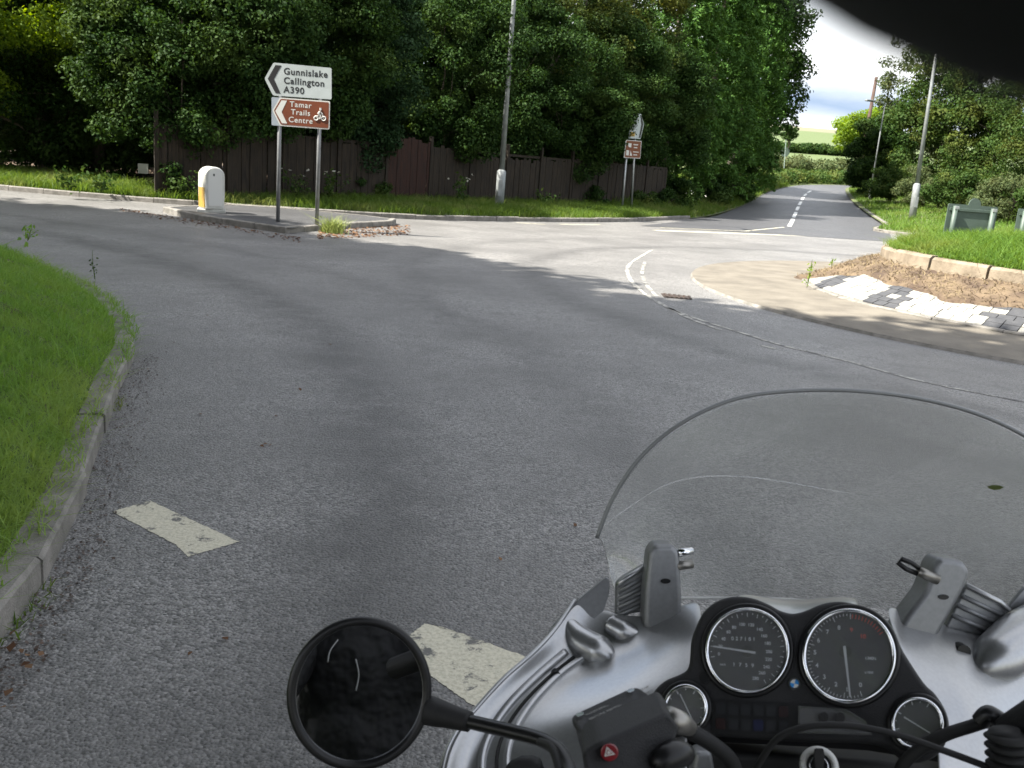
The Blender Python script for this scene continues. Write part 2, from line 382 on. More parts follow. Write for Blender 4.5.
def kerb(name, path, h=.12, wd=.125, mat=None, seg=.9, z0=0., gap=.012, skip=(), top_in=.0, side=1, jit=.006):
    path = resample(np.array(path), seg); m = MB()
    for i in range(len(path)-1):
        if i in skip: continue
        a, b = path[i], path[i+1]; t = (b-a)/np.linalg.norm(b-a); nn = np.array([-t[1], t[0]])*side
        a2 = a+t*gap/2; b2 = b-t*gap/2; j = rng.normal(0, jit, 2)
        za = z0+float(terr(*a)); zb = z0+float(terr(*b))
        prof = [(0, -.05), (0, h-.015), (.015, h), (wd, h), (wd, -.05)]
        vs = []
        for q, zq in ((a2, za), (b2, zb)):
            for (u, hh) in prof:
                p = q+nn*(u+j[0]); vs.append((p[0], p[1], zq+hh+j[1]))
        m.add(vs, [(4, 3, 2, 1, 0), (5, 6, 7, 8, 9)]+[(k, k+1, k+6, k+5) for k in range(4)]+[(4, 0, 5, 9)])
    o = m.build(name, mat or M['conc']); tag(o, kind='structure')
    return o
kerb('verge_kerb', KF)
# verge left of side road (under the conifers)
VL = smooth_path([G(690, 219)[:2], GT(742, 206)[:2], GT(766, 193)[:2], GT(790, 186.5)[:2]], 6)
strip('side_verge', offset_path(VL, -.05), offset_path(VL, 7), .03, .8, M['verge'], 4, .03)
# verge right of side road
VR = smooth_path([(40, 36), (26, 31.5), G(905, 236)[:2]+np.array([0, .3]), GT(885, 226)[:2], GT(866, 213)[:2], GT(852, 201)[:2], GT(847, 190)[:2], (27.5, 78.2), (36, 81.2), (60, 82.5)], 6)
strip('right_verge', offset_path(VR, .1)[:], offset_path(VR, -16), .1, .9, M['verge'], 6, .04)
kerb('right_verge_kerb', VR[3:26], side=-1)

# near grass verge with kerb
NK = smooth_path([(-1.25, -2.5), (-1.3, 0), (-1.42, 1.6), (-1.52, 2.5), (-1.72, 3.4), (-2.05, 4.4), (-2.50, 5.7), (-2.82, 6.7), (-3.45, 7.9), (-4.6, 9.4), (-6.4, 10.9), (-9.5, 12.4), (-14, 13.6), (-24, 15)], 8)
kerb('near_kerb', NK, h=.115, wd=.13, seg=.915, jit=.004)
inner = offset_path(NK, .13)
g = []
for i in range(len(inner)):
    row = []
    c = np.array([-9., 3.]) if inner[i][1] < 9 else np.array([-12., 5.])
    for j in range(14):
        u = (j/13)**1.5; q = inner[i]*(1-u)+c*u; dd = np.linalg.norm(q-inner[i])
        row.append((q[0], q[1], .10+.46*(1-math.exp(-dd*1.5))+.02*rng.normal()*(j > 0)))
    g.append(row)
near_g = np.array(g)
tag(MB().grid(g).build('near_verge', M['turf'], smooth=True), kind='structure')

def inside(poly, pts):
    x, y = pts[:, 0], pts[:, 1]; r = np.zeros(len(pts), bool); n = len(poly)
    for i in range(n):
        x0, y0 = poly[i][:2]; x1, y1 = poly[(i+1) % n][:2]
        c = ((y0 > y) != (y1 > y)); xi = (x1-x0)*(y-y0)/(y1-y0+1e-12)+x0
        r ^= c & (x < xi)
    return r
def grass(name, P, hmin, hmax, wd, mat, lean=.35, label=None, kind='stuff', cat='grass', seed=1):
    """P: (n,3) roots. 5-vertex blades (two quads merged as one quad + tip)"""
    r = np.random.default_rng(seed); n = len(P); h = r.uniform(hmin, hmax, n)*(.6+.4*r.random(n)); a = r.uniform(0, 2*math.pi, n)
    wv = np.column_stack([np.cos(a), np.sin(a), np.zeros(n)])*(wd*r.uniform(.7, 1.3, n))[:, None]
    b = r.uniform(0, 2*math.pi, n); ln = r.random(n)*lean
    dv = np.column_stack([np.cos(b)*ln, np.sin(b)*ln, np.ones(n)]); d2 = np.column_stack([np.cos(b)*ln*2.6, np.sin(b)*ln*2.6, np.ones(n)*.9])
    v0 = P-wv; v1 = P+wv; mid = P+dv*(h*.5)[:, None]; v2 = mid+wv*.8; v3 = mid-wv*.8; tip = P+d2*h[:, None]; v4 = tip+wv*.12; v5 = tip-wv*.12
    V = np.stack([v0, v1, v2, v3, v4, v5], 1).reshape(-1, 3); base = np.arange(n)[:, None]*6
    Q = np.concatenate([base+np.array([0, 1, 2, 3]), base+np.array([3, 2, 4, 5])]); o = fastmesh(name, V, Q, mat)
    tag(o, label, cat, None, kind); return o
# near verge blades, sampled on the mesh
def sample_grid(gr, n, r, wfun=None):
    a, b = gr.shape[:2]; A = gr[:-1, :-1].reshape(-1, 3); B = gr[1:, :-1].reshape(-1, 3); C = gr[:-1, 1:].reshape(-1, 3); Dd = gr[1:, 1:].reshape(-1, 3)
    ar = np.linalg.norm(np.cross(B-A, C-A), axis=1)
    if wfun is not None: ar = ar*wfun((A+Dd)/2)
    k = r.choice(len(ar), n, p=ar/ar.sum()); u, v = r.random(n)[:, None], r.random(n)[:, None]
    return A[k]*(1-u)*(1-v)+B[k]*u*(1-v)+C[k]*(1-u)*v+Dd[k]*u*v
P1 = sample_grid(near_g, 300000, rng, lambda c: 1/(np.maximum(1.2, np.hypot(c[:, 0], c[:, 1]))**1.3)*((c[:, 1] > -.5) & (c[:, 0] > -12)))
grass('near_grass', P1-np.array([0, 0, .01]), .05, .135, .0028, M['blade'], .8, 'short bright green mown grass on the near left verge', seed=3)
P1b = sample_grid(near_g, 9000, rng, lambda c: 1.*((c[:, 1] > 3) & (c[:, 0] > -12)))
grass('long_grass', P1b, .09, .20, .004, M['blade'], .9, 'longer loose grass tufts scattered on the near left verge', seed=4)
# fringe over the kerb of the near verge
fr = resample(NK, .006); _t = np.gradient(fr, axis=0); _t /= np.linalg.norm(_t, axis=1)[:, None]; _o = np.clip(.115-.018*(fr[:, 1]-2), .02, .115)+.02*np.sin(fr[:, 1]*9); fr = fr+np.column_stack([-_t[:, 1], _t[:, 0]])*_o[:, None]; fr = fr[(fr[:, 1] > 1.0) & (fr[:, 0] > -9)]
fr = fr+rng.normal(0, .028, fr.shape)
grass('kerb_fringe_grass', np.column_stack([fr, np.full(len(fr), .1)]), .05, .11, .0028, M['blade'], 1.3, 'ragged grass fringe hanging over the near kerb', seed=5)
fr = resample(NK, .01); fr = fr[(fr[:, 1] > 1.0) & (fr[:, 0] > -9)]; kk = (np.sin(fr[:, 1]*5.1)+np.sin(fr[:, 1]*2.3+1)) > 1.25
fr = fr[kk]+rng.normal(0, .02, fr[kk].shape)-np.array([-.02, 0])
grass('gutter_weeds', np.column_stack([fr, np.full(len(fr), .0)]), .02, .07, .003, M['blade2'], 1.3, 'small weeds sprouting in the gutter along the near kerb', seed=6)

# far verge grass
def verge_pts(pa, pb, za, zb, n, r, lo=0., hi=1., pw=1.):
    A = resample(np.array(pa), 1); Bq = resample(np.array(pb), 1)
    t = r.random(n); u = lo+(hi-lo)*r.random(n)**pw
    ia = t*(len(A)-1); ib = t*(len(Bq)-1)
    pA = np.column_stack([np.interp(ia, np.arange(len(A)), A[:, k]) for k in range(2)]); pB = np.column_stack([np.interp(ib, np.arange(len(Bq)), Bq[:, k]) for k in range(2)])
    q = pA*(1-u)[:, None]+pB*u[:, None]; z = za*(1-u)+zb*u+terr(q[:, 0], q[:, 1]); return np.column_stack([q, z])
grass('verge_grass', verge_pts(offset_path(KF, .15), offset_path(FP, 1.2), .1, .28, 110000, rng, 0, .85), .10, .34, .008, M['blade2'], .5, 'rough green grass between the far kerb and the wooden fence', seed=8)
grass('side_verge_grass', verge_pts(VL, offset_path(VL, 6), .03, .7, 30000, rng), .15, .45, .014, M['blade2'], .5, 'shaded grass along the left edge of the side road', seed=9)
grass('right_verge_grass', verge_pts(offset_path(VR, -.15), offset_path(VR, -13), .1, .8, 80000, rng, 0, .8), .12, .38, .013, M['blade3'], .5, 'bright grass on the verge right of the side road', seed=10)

# ---------------------------------------------------------------- splitter island
isl = [G(163, 212.5), G(200, 221), G(272, 231.5), G(294, 234.3), G(315, 230.5), G(394, 226), G(388, 222.5), G(341, 218), G(236, 209.5)]
isl = smooth_path([p[:2] for p in isl]+[isl[0][:2]], 3)
iz = .11
flat('splitter_island', offset_path(isl, .05)[::-1], iz, M['island_pave'])
kerb('splitter_kerb', isl, h=iz+.006, wd=.12, seg=.85)

# ---------------------------------------------------------------- roundabout
RC = np.array([9.0, 14.2])
def circ(r, n=96, a0=0, a1=2*math.pi): return np.array([RC+r*np.array([math.cos(a), math.sin(a)]) for a in np.linspace(a0, a1, n)])
def ring(name, r0, r1, z0, z1, mat, n=128, nr=2, noise=0., kind='structure', cut=None):
    g = []
    for a in np.linspace(0, 2*math.pi, n):
        row = []
        for j in range(nr+1):
            u = j/nr; r = r0+(r1-r0)*u; z = z0+(z1-z0)*u
            if noise and 0 < j < nr: z += noise*(math.sin(a*23+j)*.5+math.sin(a*57+j*2.1)*.5+math.sin(a*9.3+j*3.3))
            row.append((RC[0]+r*math.cos(a), RC[1]+r*math.sin(a), z))
        g.append(row)
    g[-1] = g[0]
    o = MB().grid(g).build(name, mat, smooth=True); tag(o, kind=kind); return np.array(g)
ring('roundabout_apron', 6.28, 4.5, .035, .06, M['apron'])
ring('apron_lip', 6.30, 6.279, .0, .035, M['conc'])
kerb('apron_inner_kerb', circ(4.52, 200), h=.085, wd=.09, seg=.9, side=1)
# sloping overrun: bedding under block paving
ring('overrun_bed', 4.42, 3.36, .07, .52, M['soil'], 128, 3)
# ribbons of white and dark paving blocks
mw, mk = MB(), MB()
def slope_pt(a, r, dz=0.):
    u = (4.42-r)/(4.42-3.36); return np.array([RC[0]+r*math.cos(a), RC[1]+r*math.sin(a), .07+.45*u+dz])
for row in range(9):
    r1 = 4.41-row*.108; r0 = r1-.099
    nb = int(2*math.pi*r1/.205)
    for k in range(nb):
        a0 = 2*math.pi*(k+.5*(row % 2))/nb; a1 = a0+2*math.pi/nb*.945
        ang = math.degrees((a0+a1)/2) % 360
        if not (150 < ang < 275): continue
        q = (ang*math.radians(1)*4.4+row*.03) % 1.75; white = q < 1.2
        if rng.random() < .04: white = not white
        dz = .022+rng.normal(0, .0025)
        v = [slope_pt(a0, r1, dz), slope_pt(a1, r1, dz), slope_pt(a1, r0, dz), slope_pt(a0, r0, dz)]
        (mw if white else mk).prism(v, (0, 0, -.05))
tag(mw.build('white_paving_blocks', M['block_w']), kind='structure'); tag(mk.build('dark_paving_blocks', M['block_k']), kind='structure')
# soil spilled over the blocks
g = []
for a in np.linspace(R_(120), R_(300), 220):
    row = []
    lower = 3.93+.07*math.sin(a*7+.5)+.04*math.sin(a*19)+.02*math.sin(a*43)+.62*math.exp(-((a-R_(161))/R_(9))**2)
    for j in range(22):
        u = j/21; r = lower+(3.32-lower)*u
        bumpz = .05*math.sin(math.pi*min(1, u*1.3))**.5*(.6+.5*math.sin(a*17+u*4)*math.sin(a*31-u*7))+.012*rng.normal()
        row.append(slope_pt(a, min(r, 4.42), (.002 if j == 0 else .03+abs(bumpz))) if r < 4.42 else np.array([RC[0]+r*math.cos(a), RC[1]+r*math.sin(a), .06 if j == 0 else .1+abs(bumpz)*.6]))
    g.append(row)
soil_g = np.array(g)
tag(MB().grid(g).build('spilled_soil', M['soil'], smooth=True), kind='structure')
# dry debris and straw
r_ = np.random.default_rng(12)
P2 = sample_grid(soil_g, 4500, r_)
grass('dry_grass', P2, .02, .09, .005, M_('straw', (.22, .17, .09), .9, c2=(.10, .07, .04), scale=3), 2.2, 'dry straw and crumbs littering the spilled soil of the roundabout', seed=13)
# retaining kerb stones round the grass
mst = MB(); ns = 22
for k in range(ns):
    a0 = 2*math.pi*k/ns+.005; a1 = 2*math.pi*(k+1)/ns-.005; j = rng.normal(0, .012); n6 = 4
    for i in range(n6):
        b0 = a0+(a1-a0)*i/n6; b1 = a0+(a1-a0)*(i+1)/n6
        v = []
        for zz_, rr_ in ((.42, 3.36), (.70, 3.34), (.735, 3.30), (.735, 3.12), (.42, 3.12)):
            v.append((RC[0]+(rr_+j)*math.cos(b0), RC[1]+(rr_+j)*math.sin(b0), zz_+j)); v.append((RC[0]+(rr_+j)*math.cos(b1), RC[1]+(rr_+j)*math.sin(b1), zz_+j))
        fs = [(0, 1, 3, 2), (2, 3, 5, 4), (4, 5, 7, 6), (6, 7, 9, 8), (8, 9, 1, 0)]
        if i == 0: fs.append((0, 2, 4, 6, 8))
        if i == n6-1: fs.append((9, 7, 5, 3, 1))
        mst.add(v, fs)
tag(mst.build('retaining_kerb', M['cream']), kind='structure')
g = []
for a in np.linspace(0, 2*math.pi, 64):
    row = []
    for j in range(10):
        r = 3.14*(1-j/9); row.append((RC[0]+r*math.cos(a), RC[1]+r*math.sin(a), .72+.30*(1-(r/3.14)**2)))
    g.append(row)
dome = np.array(g); tag(MB().grid(g).build('roundabout_turf', M['turf'], smooth=True), kind='structure')
P3 = sample_grid(dome, 60000, r_); e = P3[np.hypot(P3[:, 0]-RC[0], P3[:, 1]-RC[1]) > 0]
grass('roundabout_grass', e, .12, .30, .006, M['blade3'], .45, 'tall sunlit bright green grass on top of the roundabout', seed=14)
a = r_.uniform(R_(130), R_(290), 3000); rr = r_.normal(3.17, .05, 3000)
grass('roundabout_edge_grass', np.column_stack([RC[0]+rr*np.cos(a), RC[1]+rr*np.sin(a), np.full(3000, .735)]), .06, .18, .005, M['blade3'], 1.2, 'grass spilling over the cream stones of the roundabout', seed=15)

# ---------------------------------------------------------------- markings
def mark(name, quad, mat=None, z=.002, ter=False):
    v = [(p[0], p[1], z+(float(terr(*p[:2])) if ter else 0)) for p in quad]
    o = MB().add(v, [tuple(range(len(v)))]); o = o.build(name, mat or M['paint'])
    if o.data.polygons[0].normal.z < 0: o.data.flip_normals()
    tag(o, kind='structure'); return o
def ragged(q, n=30, amp=.0018):
    out = []
    for i in range(len(q)):
        a = np.array(q[i][:2]); b = np.array(q[(i+1) % len(q)][:2])
        for k in range(n):
            out.append(a+(b-a)*k/n+rng.normal(0, amp, 2))
    return out
mark('road_marking', ragged([G(112, 512), G(150, 501), G(239, 542), G(188, 557), G(176, 545)]))
mark('road_marking', ragged([G(424, 624), G(445, 628), G(560, 670), G(600, 700), G(530, 735), G(470, 704), G(420, 668), G(405, 640)]))
def line(name, path, wd, mat, z=.004, ter=False, seg=.3, drop=0., amp=.0):
    p = resample(np.array([q[:2] for q in path], float), seg); m = MB(); tn = np.gradient(p, axis=0); tn /= np.linalg.norm(tn, axis=1)[:, None]; nn = np.column_stack([-tn[:, 1], tn[:, 0]])
    wv = wd/2*(1+amp*rng.normal(size=len(p)))
    for i in range(len(p)-1):
        if rng.random() < drop: continue
        v = [p[i]+nn[i]*wv[i], p[i+1]+nn[i+1]*wv[i+1], p[i+1]-nn[i+1]*wv[i+1], p[i]-nn[i]*wv[i]]
        m.add([(q[0], q[1], z+(float(terr(q[0], q[1])) if ter else 0)) for q in v], [(0, 3, 2, 1)])
    o = m.build(name, mat); tag(o, kind='structure'); return o
l1 = smooth_path([G(652, 250), G(630, 264), G(629, 277), G(645, 294), G(684, 316), G(720, 330)], 6)
line('worn_line', l1, .06, M['worn'], seg=.1, amp=.25)
l2 = smooth_path([G(668, 308), G(700, 320), G(745, 334), G(780, 345), G(850, 362), G(920, 381), G(1024, 402), G(1100, 415)], 6)
line('worn_line', l2, .05, M['worn'], seg=.1, amp=.25)
line('worn_line', smooth_path([G(645, 262), G(642, 272), G(646, 284), G(656, 296)], 6), .06, M['worn'], seg=.1, amp=.3, drop=.2)
line('worn_line', [G(761, 346), G(776, 349)], .05, M['worn'])
line('give_way_line', [G(655, 230.5), G(700, 232.2), G(780, 235), G(890, 240)], .3, M['paint'], seg=.6)
line('give_way_line', [G(660, 228), G(745, 231.5), G(784, 227.5)], .10, M['paint'], z=.013)
def dash(px0, py0, px1, py1, wd=.16): line('centre_dash', [GT(px0, py0), GT(px1, py1)], wd, M['sign_letter'], z=.02, ter=True)
for q in ((789, 227, 793, 219.5), (793.5, 218, 796, 212.5), (796.5, 211, 798.5, 207), (799, 205.5, 801, 202), (801.5, 200.5, 803.5, 197.5), (804, 196.4, 806.5, 194), (807.5, 193, 811, 191)): dash(*q)
for q in ((372, 221.3, 396, 223), (516, 222.6, 545, 224.6), (560, 224.3, 600, 224.8)): line('edge_dash', [G(q[0], q[1]), G(q[2], q[3])], .12, M['paint'])
# drain cover
dq = [G(661, 294), G(690, 297), G(692, 300), G(664, 297.5)]
dr = MB(); c4 = [np.array([p[0], p[1], .005]) for p in dq]
dr.prism([c4[0], c4[1], c4[2], c4[3]], (0, 0, .006))
for k in range(6):
    t = (k+.5)/6; dr.prism([c4[0]*(1-t)+c4[1]*t+(0, 0, .007), c4[0]*(1-t-.08)+c4[1]*(t+.08)+(0, 0, .007), c4[3]*(1-t-.08)+c4[2]*(t+.08)+(0, 0, .007), c4[3]*(1-t)+c4[2]*t+(0, 0, .007)], (0, 0, .008))
o = dr.build('drain_cover', M['iron'], loc=c4[0]); tag(o, 'rusty iron drain cover in the road between the worn curved lines and the buff apron', 'drain cover')

# ================================================================== leaf generators
def leafcloud(name, P, Nn, size, mat, parent, r, aspect=.55, loc=None, droop=0.):
    n = len(P); rd = r.normal(size=(n, 3)); nrm = Nn*.7+rd*.55+np.array([0, 0, .35]); nrm /= np.linalg.norm(nrm, axis=1)[:, None]
    a = r.normal(size=(n, 3)); a[:, 2] -= droop*2; t = a-nrm*(a*nrm).sum(1)[:, None]; t /= np.linalg.norm(t, axis=1)[:, None]+1e-9
    b = np.cross(nrm, t); s = (size*r.uniform(.6, 1.35, n))[:, None]
    v0 = P-t*s*.5; v2 = P+t*s*.5; v1 = P+b*s*aspect*.5+nrm*s*.12-t*s*.08; v3 = P-b*s*aspect*.5+nrm*s*.12-t*s*.08
    V = np.stack([v0, v1, v2, v3], 1).reshape(-1, 3); Q = np.arange(n)[:, None]*4+np.array([0, 1, 2, 3])
    return fastmesh(name, V, Q, mat, parent, loc)
def crown_points(cl, n, r, shell=.3):
    """cl: (k,6) centre+radii"""
    cl = np.asarray(cl); wgt = (cl[:, 3]*cl[:, 4]*cl[:, 5])**(2/3); k = r.choice(len(cl), n, p=wgt/wgt.sum())
    d = r.normal(size=(n, 3)); d /= np.linalg.norm(d, axis=1)[:, None]; rad = 1-shell*r.random(n)**1.5+.12*r.normal(size=n)
    P = cl[k, :3]+d*cl[k, 3:6]*rad[:, None]; return P, d
def env_clumps(c, rx, ry, rz, k, cr, r, zmin=.0, inner=.25):
    out = []
    while len(out) < k:
        d = r.normal(size=3); d /= np.linalg.norm(d); f = 1-inner*r.random() if r.random() < .8 else r.uniform(.3, .8)
        p = c+d*np.array([rx, ry, rz])*f
        if p[2] < zmin: continue
        s = cr*r.uniform(.6, 1.25); out.append([*p, s*1.1, s*1.1, s*.75])
    return np.array(out)
def limbs(base, cl, r, th, nlimb=9, fork=.35):
    m = MB(); top = cl[:, :3].mean(0); top = np.array([base[0]*.6+top[0]*.4, base[1]*.6+top[1]*.4, base[2]+(cl[:, 2].max()-base[2])*.85])
    pts = [base+(top-base)*t+np.array([r.normal(0, .12), r.normal(0, .12), 0])*(t > 0) for t in np.linspace(0, 1, 7)]
    pts[0] = base-np.array([0, 0, .2]); m.tube(pts, [th*(1.25 if i == 0 else 1-.8*i/6) for i in range(7)], 9)
    for k in r.choice(len(cl), min(nlimb, len(cl)), replace=False):
        e = cl[k, :3]; t = r.uniform(fork, .85); i = t*6; a = pts[int(i)]*(1-i % 1)+pts[min(6, int(i)+1)]*(i % 1)
        if a[2] > e[2]: a = pts[2]
        mid = (a+e)/2+np.array([r.normal(0, .15), r.normal(0, .15), .25]); m.tube([a, mid, e], [th*.4*(1-t*.5), th*.25*(1-t*.5), th*.07], 6)
    return m
def tree(name, label, cat, base, c, rad, k, cr, nleaf, size, mat, th=.18, seed=0, zmin=.3, aspect=.55, droop=0., group=None, extra=None, nl=9, shell=.35):
    r = np.random.default_rng(seed+100); base = np.array(base, float); c = base+np.array(c, float)
    cl = env_clumps(c, *rad, k, cr, r, base[2]+zmin)
    if extra is not None: cl = np.vstack([cl, np.array(extra)])
    t = thing(name, label, cat, base, group)
    limbs(base, cl, r, th, nl).build('trunk', M['bark'], t, smooth=True)
    P, d = crown_points(cl, nleaf, r, shell); leafcloud('crown', P, d, size, mat, t, r, aspect, droop=droop)
    return t
def conifer(name, label, cat, base, H, Rb, nleaf, size, mat, seed=0, top_r=.45, z0=.15):
    """dense column of drooping sprays"""
    r = np.random.default_rng(seed+500); base = np.array(base, float); t = thing(name, label, cat, base)
    MB().tube([base-np.array([0, 0, .2]), base+np.array([0, 0, H*.5]), base+np.array([0, 0, H*.97])], [.2, .12, .03], 9).build('trunk', M['bark'], t, smooth=True)
    nb = int(H*Rb*26); P = []; Dn = []; per = nleaf//nb
    for i in range(nb):
        u = r.random()**.9; z = z0+u*(H-z0); R = Rb*(1-u**2.2*(1-top_r))*(.82+.3*r.random()); a = r.uniform(0, 2*math.pi)
        if u > .93: R *= (1-u)/.07
        L_ = r.uniform(.5, .9)*min(1, Rb/1.6); k = per; s = r.random(k)
        out = np.array([math.cos(a), math.sin(a), 0]); tan = np.array([-out[1], out[0], 0])
        rr_ = R-L_+s*L_*1.25
        q = base+out*rr_[:, None]+tan*(r.normal(0, .20, k)*(1.1-s*.7))[:, None]+np.array([0, 0, 1])*(z+.28*np.sin(s*2.4)-.25*s*s+r.normal(0, .07, k))[:, None]
        P.append(q); Dn.append(np.tile(out*.6+np.array([0, 0, .5]), (k, 1)))
    P = np.vstack(P); Dn = np.vstack(Dn); leafcloud('crown', P, Dn, size, mat, t, r, .42, droop=.25); return t

# ================================================================== FENCE
FPr = resample(FP, .1); i0 = np.argmin(np.abs(FPr[:, 0]-G(150, 194, .2)[0])); fpath = resample(FPr[i0:], 1.83)[:-1]
fr_ = thing('wooden_fence', 'long weathered dark brown board fence at the back of the far verge under the trees', 'fence', (fpath[0][0], fpath[0][1], .2))
redx = G(390, 200, .2)[:2]; ired = int(np.argmin(np.linalg.norm((fpath[:-1]+fpath[1:])/2-redx, axis=1)))
for i in range(len(fpath)-1):
    a, b = fpath[i], fpath[i+1]; t = (b-a)/np.linalg.norm(b-a); L_ = np.linalg.norm(b-a); ang = math.atan2(t[1], t[0]); m = MB(); nb = 13; zb = .2+float(terr(*((a+b)/2)))
    hgt = 1.62+rng.normal(0, .05)+(.22 if i == ired else 0)
    for k in range(nb):
        q = a+t*(L_*(k+.5)/nb); h = hgt+rng.normal(0, .035)
        if i == ired: h += .10*math.sin(math.pi*(k+.5)/nb)
        m.box((q[0]+rng.normal(0, .008), q[1]-.012*(k % 2), zb+h/2-.05), (L_/nb*1.03, .018, h), ang+rng.normal(0, .01))
    for hz in (.35, 1.0, 1.6):
        q = (a+b)/2+np.array([-t[1], t[0]])*.03; m.box((q[0], q[1], zb+hz), (L_, .035, .08), ang)
    o = m.build('board_panel', M['wood_red'] if i == ired else M['wood'], fr_)
    if i == ired: o['label'] = 'taller reddish brown panel'
    MB().box((a[0]-t[1]*-.0, a[1], zb+.95), (.10, .10, 2.0), ang).build('post', M['wood'], fr_, bevel=.008)

# ================================================================== TREES
def base_at(px, depth, zo=.3): return col_at(px, depth, zo)
T = tree
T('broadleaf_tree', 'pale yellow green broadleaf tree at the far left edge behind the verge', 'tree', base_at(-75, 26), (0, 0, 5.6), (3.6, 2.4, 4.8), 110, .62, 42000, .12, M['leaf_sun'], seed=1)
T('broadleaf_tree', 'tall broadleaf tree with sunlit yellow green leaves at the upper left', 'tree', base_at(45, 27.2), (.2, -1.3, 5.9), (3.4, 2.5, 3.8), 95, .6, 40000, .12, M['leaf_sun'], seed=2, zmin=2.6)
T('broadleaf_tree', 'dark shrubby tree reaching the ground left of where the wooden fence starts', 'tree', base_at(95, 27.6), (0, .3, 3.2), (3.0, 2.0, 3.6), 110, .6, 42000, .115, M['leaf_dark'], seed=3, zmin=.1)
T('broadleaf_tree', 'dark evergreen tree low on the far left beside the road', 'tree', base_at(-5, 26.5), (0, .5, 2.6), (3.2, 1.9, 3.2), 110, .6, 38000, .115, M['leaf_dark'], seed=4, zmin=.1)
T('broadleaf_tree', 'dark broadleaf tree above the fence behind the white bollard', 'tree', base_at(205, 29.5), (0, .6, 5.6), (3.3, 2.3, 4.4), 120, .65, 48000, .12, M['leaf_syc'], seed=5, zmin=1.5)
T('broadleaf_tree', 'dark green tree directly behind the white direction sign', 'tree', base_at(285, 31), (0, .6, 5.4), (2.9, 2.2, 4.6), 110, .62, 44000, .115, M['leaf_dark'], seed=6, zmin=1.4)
conifer('conifer_tree', 'dark drooping conifer above the fence just right of the white direction sign', 'tree', base_at(352, 33), 11.5, 2.0, 40000, .16, M['leaf_cond'], 7, z0=1.3)
conifer('conifer_tree', 'dark drooping conifer above the reddish fence panel', 'tree', base_at(408, 34.5), 11, 1.9, 38000, .16, M['leaf_cond'], 8, z0=1.5)
T('sycamore_tree', 'grey green sycamore left of the tall street lamp', 'tree', base_at(462, 35.5), (0, 0, 5.2), (2.7, 2.4, 5.0), 110, .62, 44000, .14, M['leaf_syc'], seed=9, zmin=1.3)
T('beech_tree', 'beech with yellow tipped leaves right of the tall street lamp', 'tree', base_at(545, 37.5), (0, .2, 5.6), (2.9, 2.3, 4.8), 120, .6, 48000, .12, M['leaf_beech'], seed=10, zmin=1.6, droop=.2)
T('holly_tree', 'dark glossy bushy tree overhanging the fence left of the small leaning road sign', 'tree', base_at(570, 37.2), (0, -.2, 2.9), (2.6, 1.9, 1.8), 80, .5, 30000, .105, M['leaf_dark'], seed=11, zmin=.9)
T('beech_tree', 'yellow green beech behind the small leaning road sign', 'tree', base_at(615, 41), (0, .4, 6.2), (2.6, 2.3, 5.0), 110, .62, 44000, .13, M['leaf_beech'], seed=12, zmin=1.8)
conifer('conifer_tree', 'bright green conifer just right of the small leaning road sign', 'tree', base_at(662, 45.5), 14, 2.3, 52000, .18, M['leaf_con'], 13)
conifer('conifer_tree', 'bright green conifer in the middle of the clump left of the side road', 'tree', base_at(703, 49), 14.5, 2.3, 50000, .19, M['leaf_con'], 14)
conifer('conifer_tree', 'rightmost bright conifer beside the side road', 'tree', base_at(733, 54), 15, 2.3, 48000, .2, M['leaf_con'], 15)
bt = base_at(728, 62)
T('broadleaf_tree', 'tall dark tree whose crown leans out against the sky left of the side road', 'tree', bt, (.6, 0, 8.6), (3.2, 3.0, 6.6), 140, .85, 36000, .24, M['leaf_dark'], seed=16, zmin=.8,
  extra=[[*(D(800, 22, 62)), 1.1, 1, .55], [*(D(790, 45, 62)), 1.0, 1, .9], [*(D(812, 14, 62)), .7, .7, .35], [*(D(786, 75, 62)), 1.2, 1, 1.], [*(D(792, 100, 62)), 1.1, 1, .9], [*(D(798, 92, 62)), .8, .8, .7], [*(D(784, 120, 62)), 1., 1, .8], [*(D(774, 15, 62)), 1.6, 1.4, 1.2]], nl=14, th=.3)
T('broadleaf_tree', 'dark bushy tree at the foot of the hedge where the side road bends', 'tree', base_at(742, 68), (-.4, 0, 3.2), (1.9, 2.4, 4.2), 80, .8, 20000, .24, M['leaf_dark'], seed=17, zmin=.1)
# overhanging growth along the fence top and a second row behind
for i, (px, wd_, zc, mt, lb) in enumerate(((175, 2.0, 2.1, 'leaf_dark', 'dark ivy mass over the left end of the fence'), (235, 2.0, 2.2, 'leaf_syc', 'leafy growth over the fence right of the bollard'), (300, 1.9, 2.3, 'leaf_dark', 'dark leaves hanging over the fence behind the direction sign posts'), (352, 1.5, 2.3, 'leaf_cond', 'green sprays hanging over the fence left of the reddish panel'), (440, 2.0, 2.25, 'leaf_dark', 'dark leaves hanging over the fence right of the reddish panel'), (505, 1.8, 2.2, 'leaf_syc', 'leafy growth over the fence behind the street lamp'), (560, 2.0, 1.95, 'leaf_dark', 'dark low branches over the fence right of the street lamp'), (612, 1.8, 2.2, 'leaf_dark', 'dark branches over the fence left of the leaning sign'), (655, 1.8, 1.6, 'leaf_dark', 'green leaves covering the right end of the fence'))):
    f0 = FPr[np.argmin(np.abs(512+FOC*((FPr[:, 0]*CR[0]+FPr[:, 1]*CR[1]-1.4*CR[2])/(FPr[:, 1]*CF[1]+1.4*.23))-px))]
    T('overhanging_bush', lb, 'bush', (f0[0]-.1, f0[1]+(1.05 if i in (5, 7, 8) else .62), .3), (0, 0, zc+(1.9 if i in (5, 7, 8) else 1.7)+.3*((i*7) % 3-1)), (wd_*1.3, .75, 2.9), 120, .42, 44000, .10, M[mt], seed=160+i, zmin=.9, th=.03)
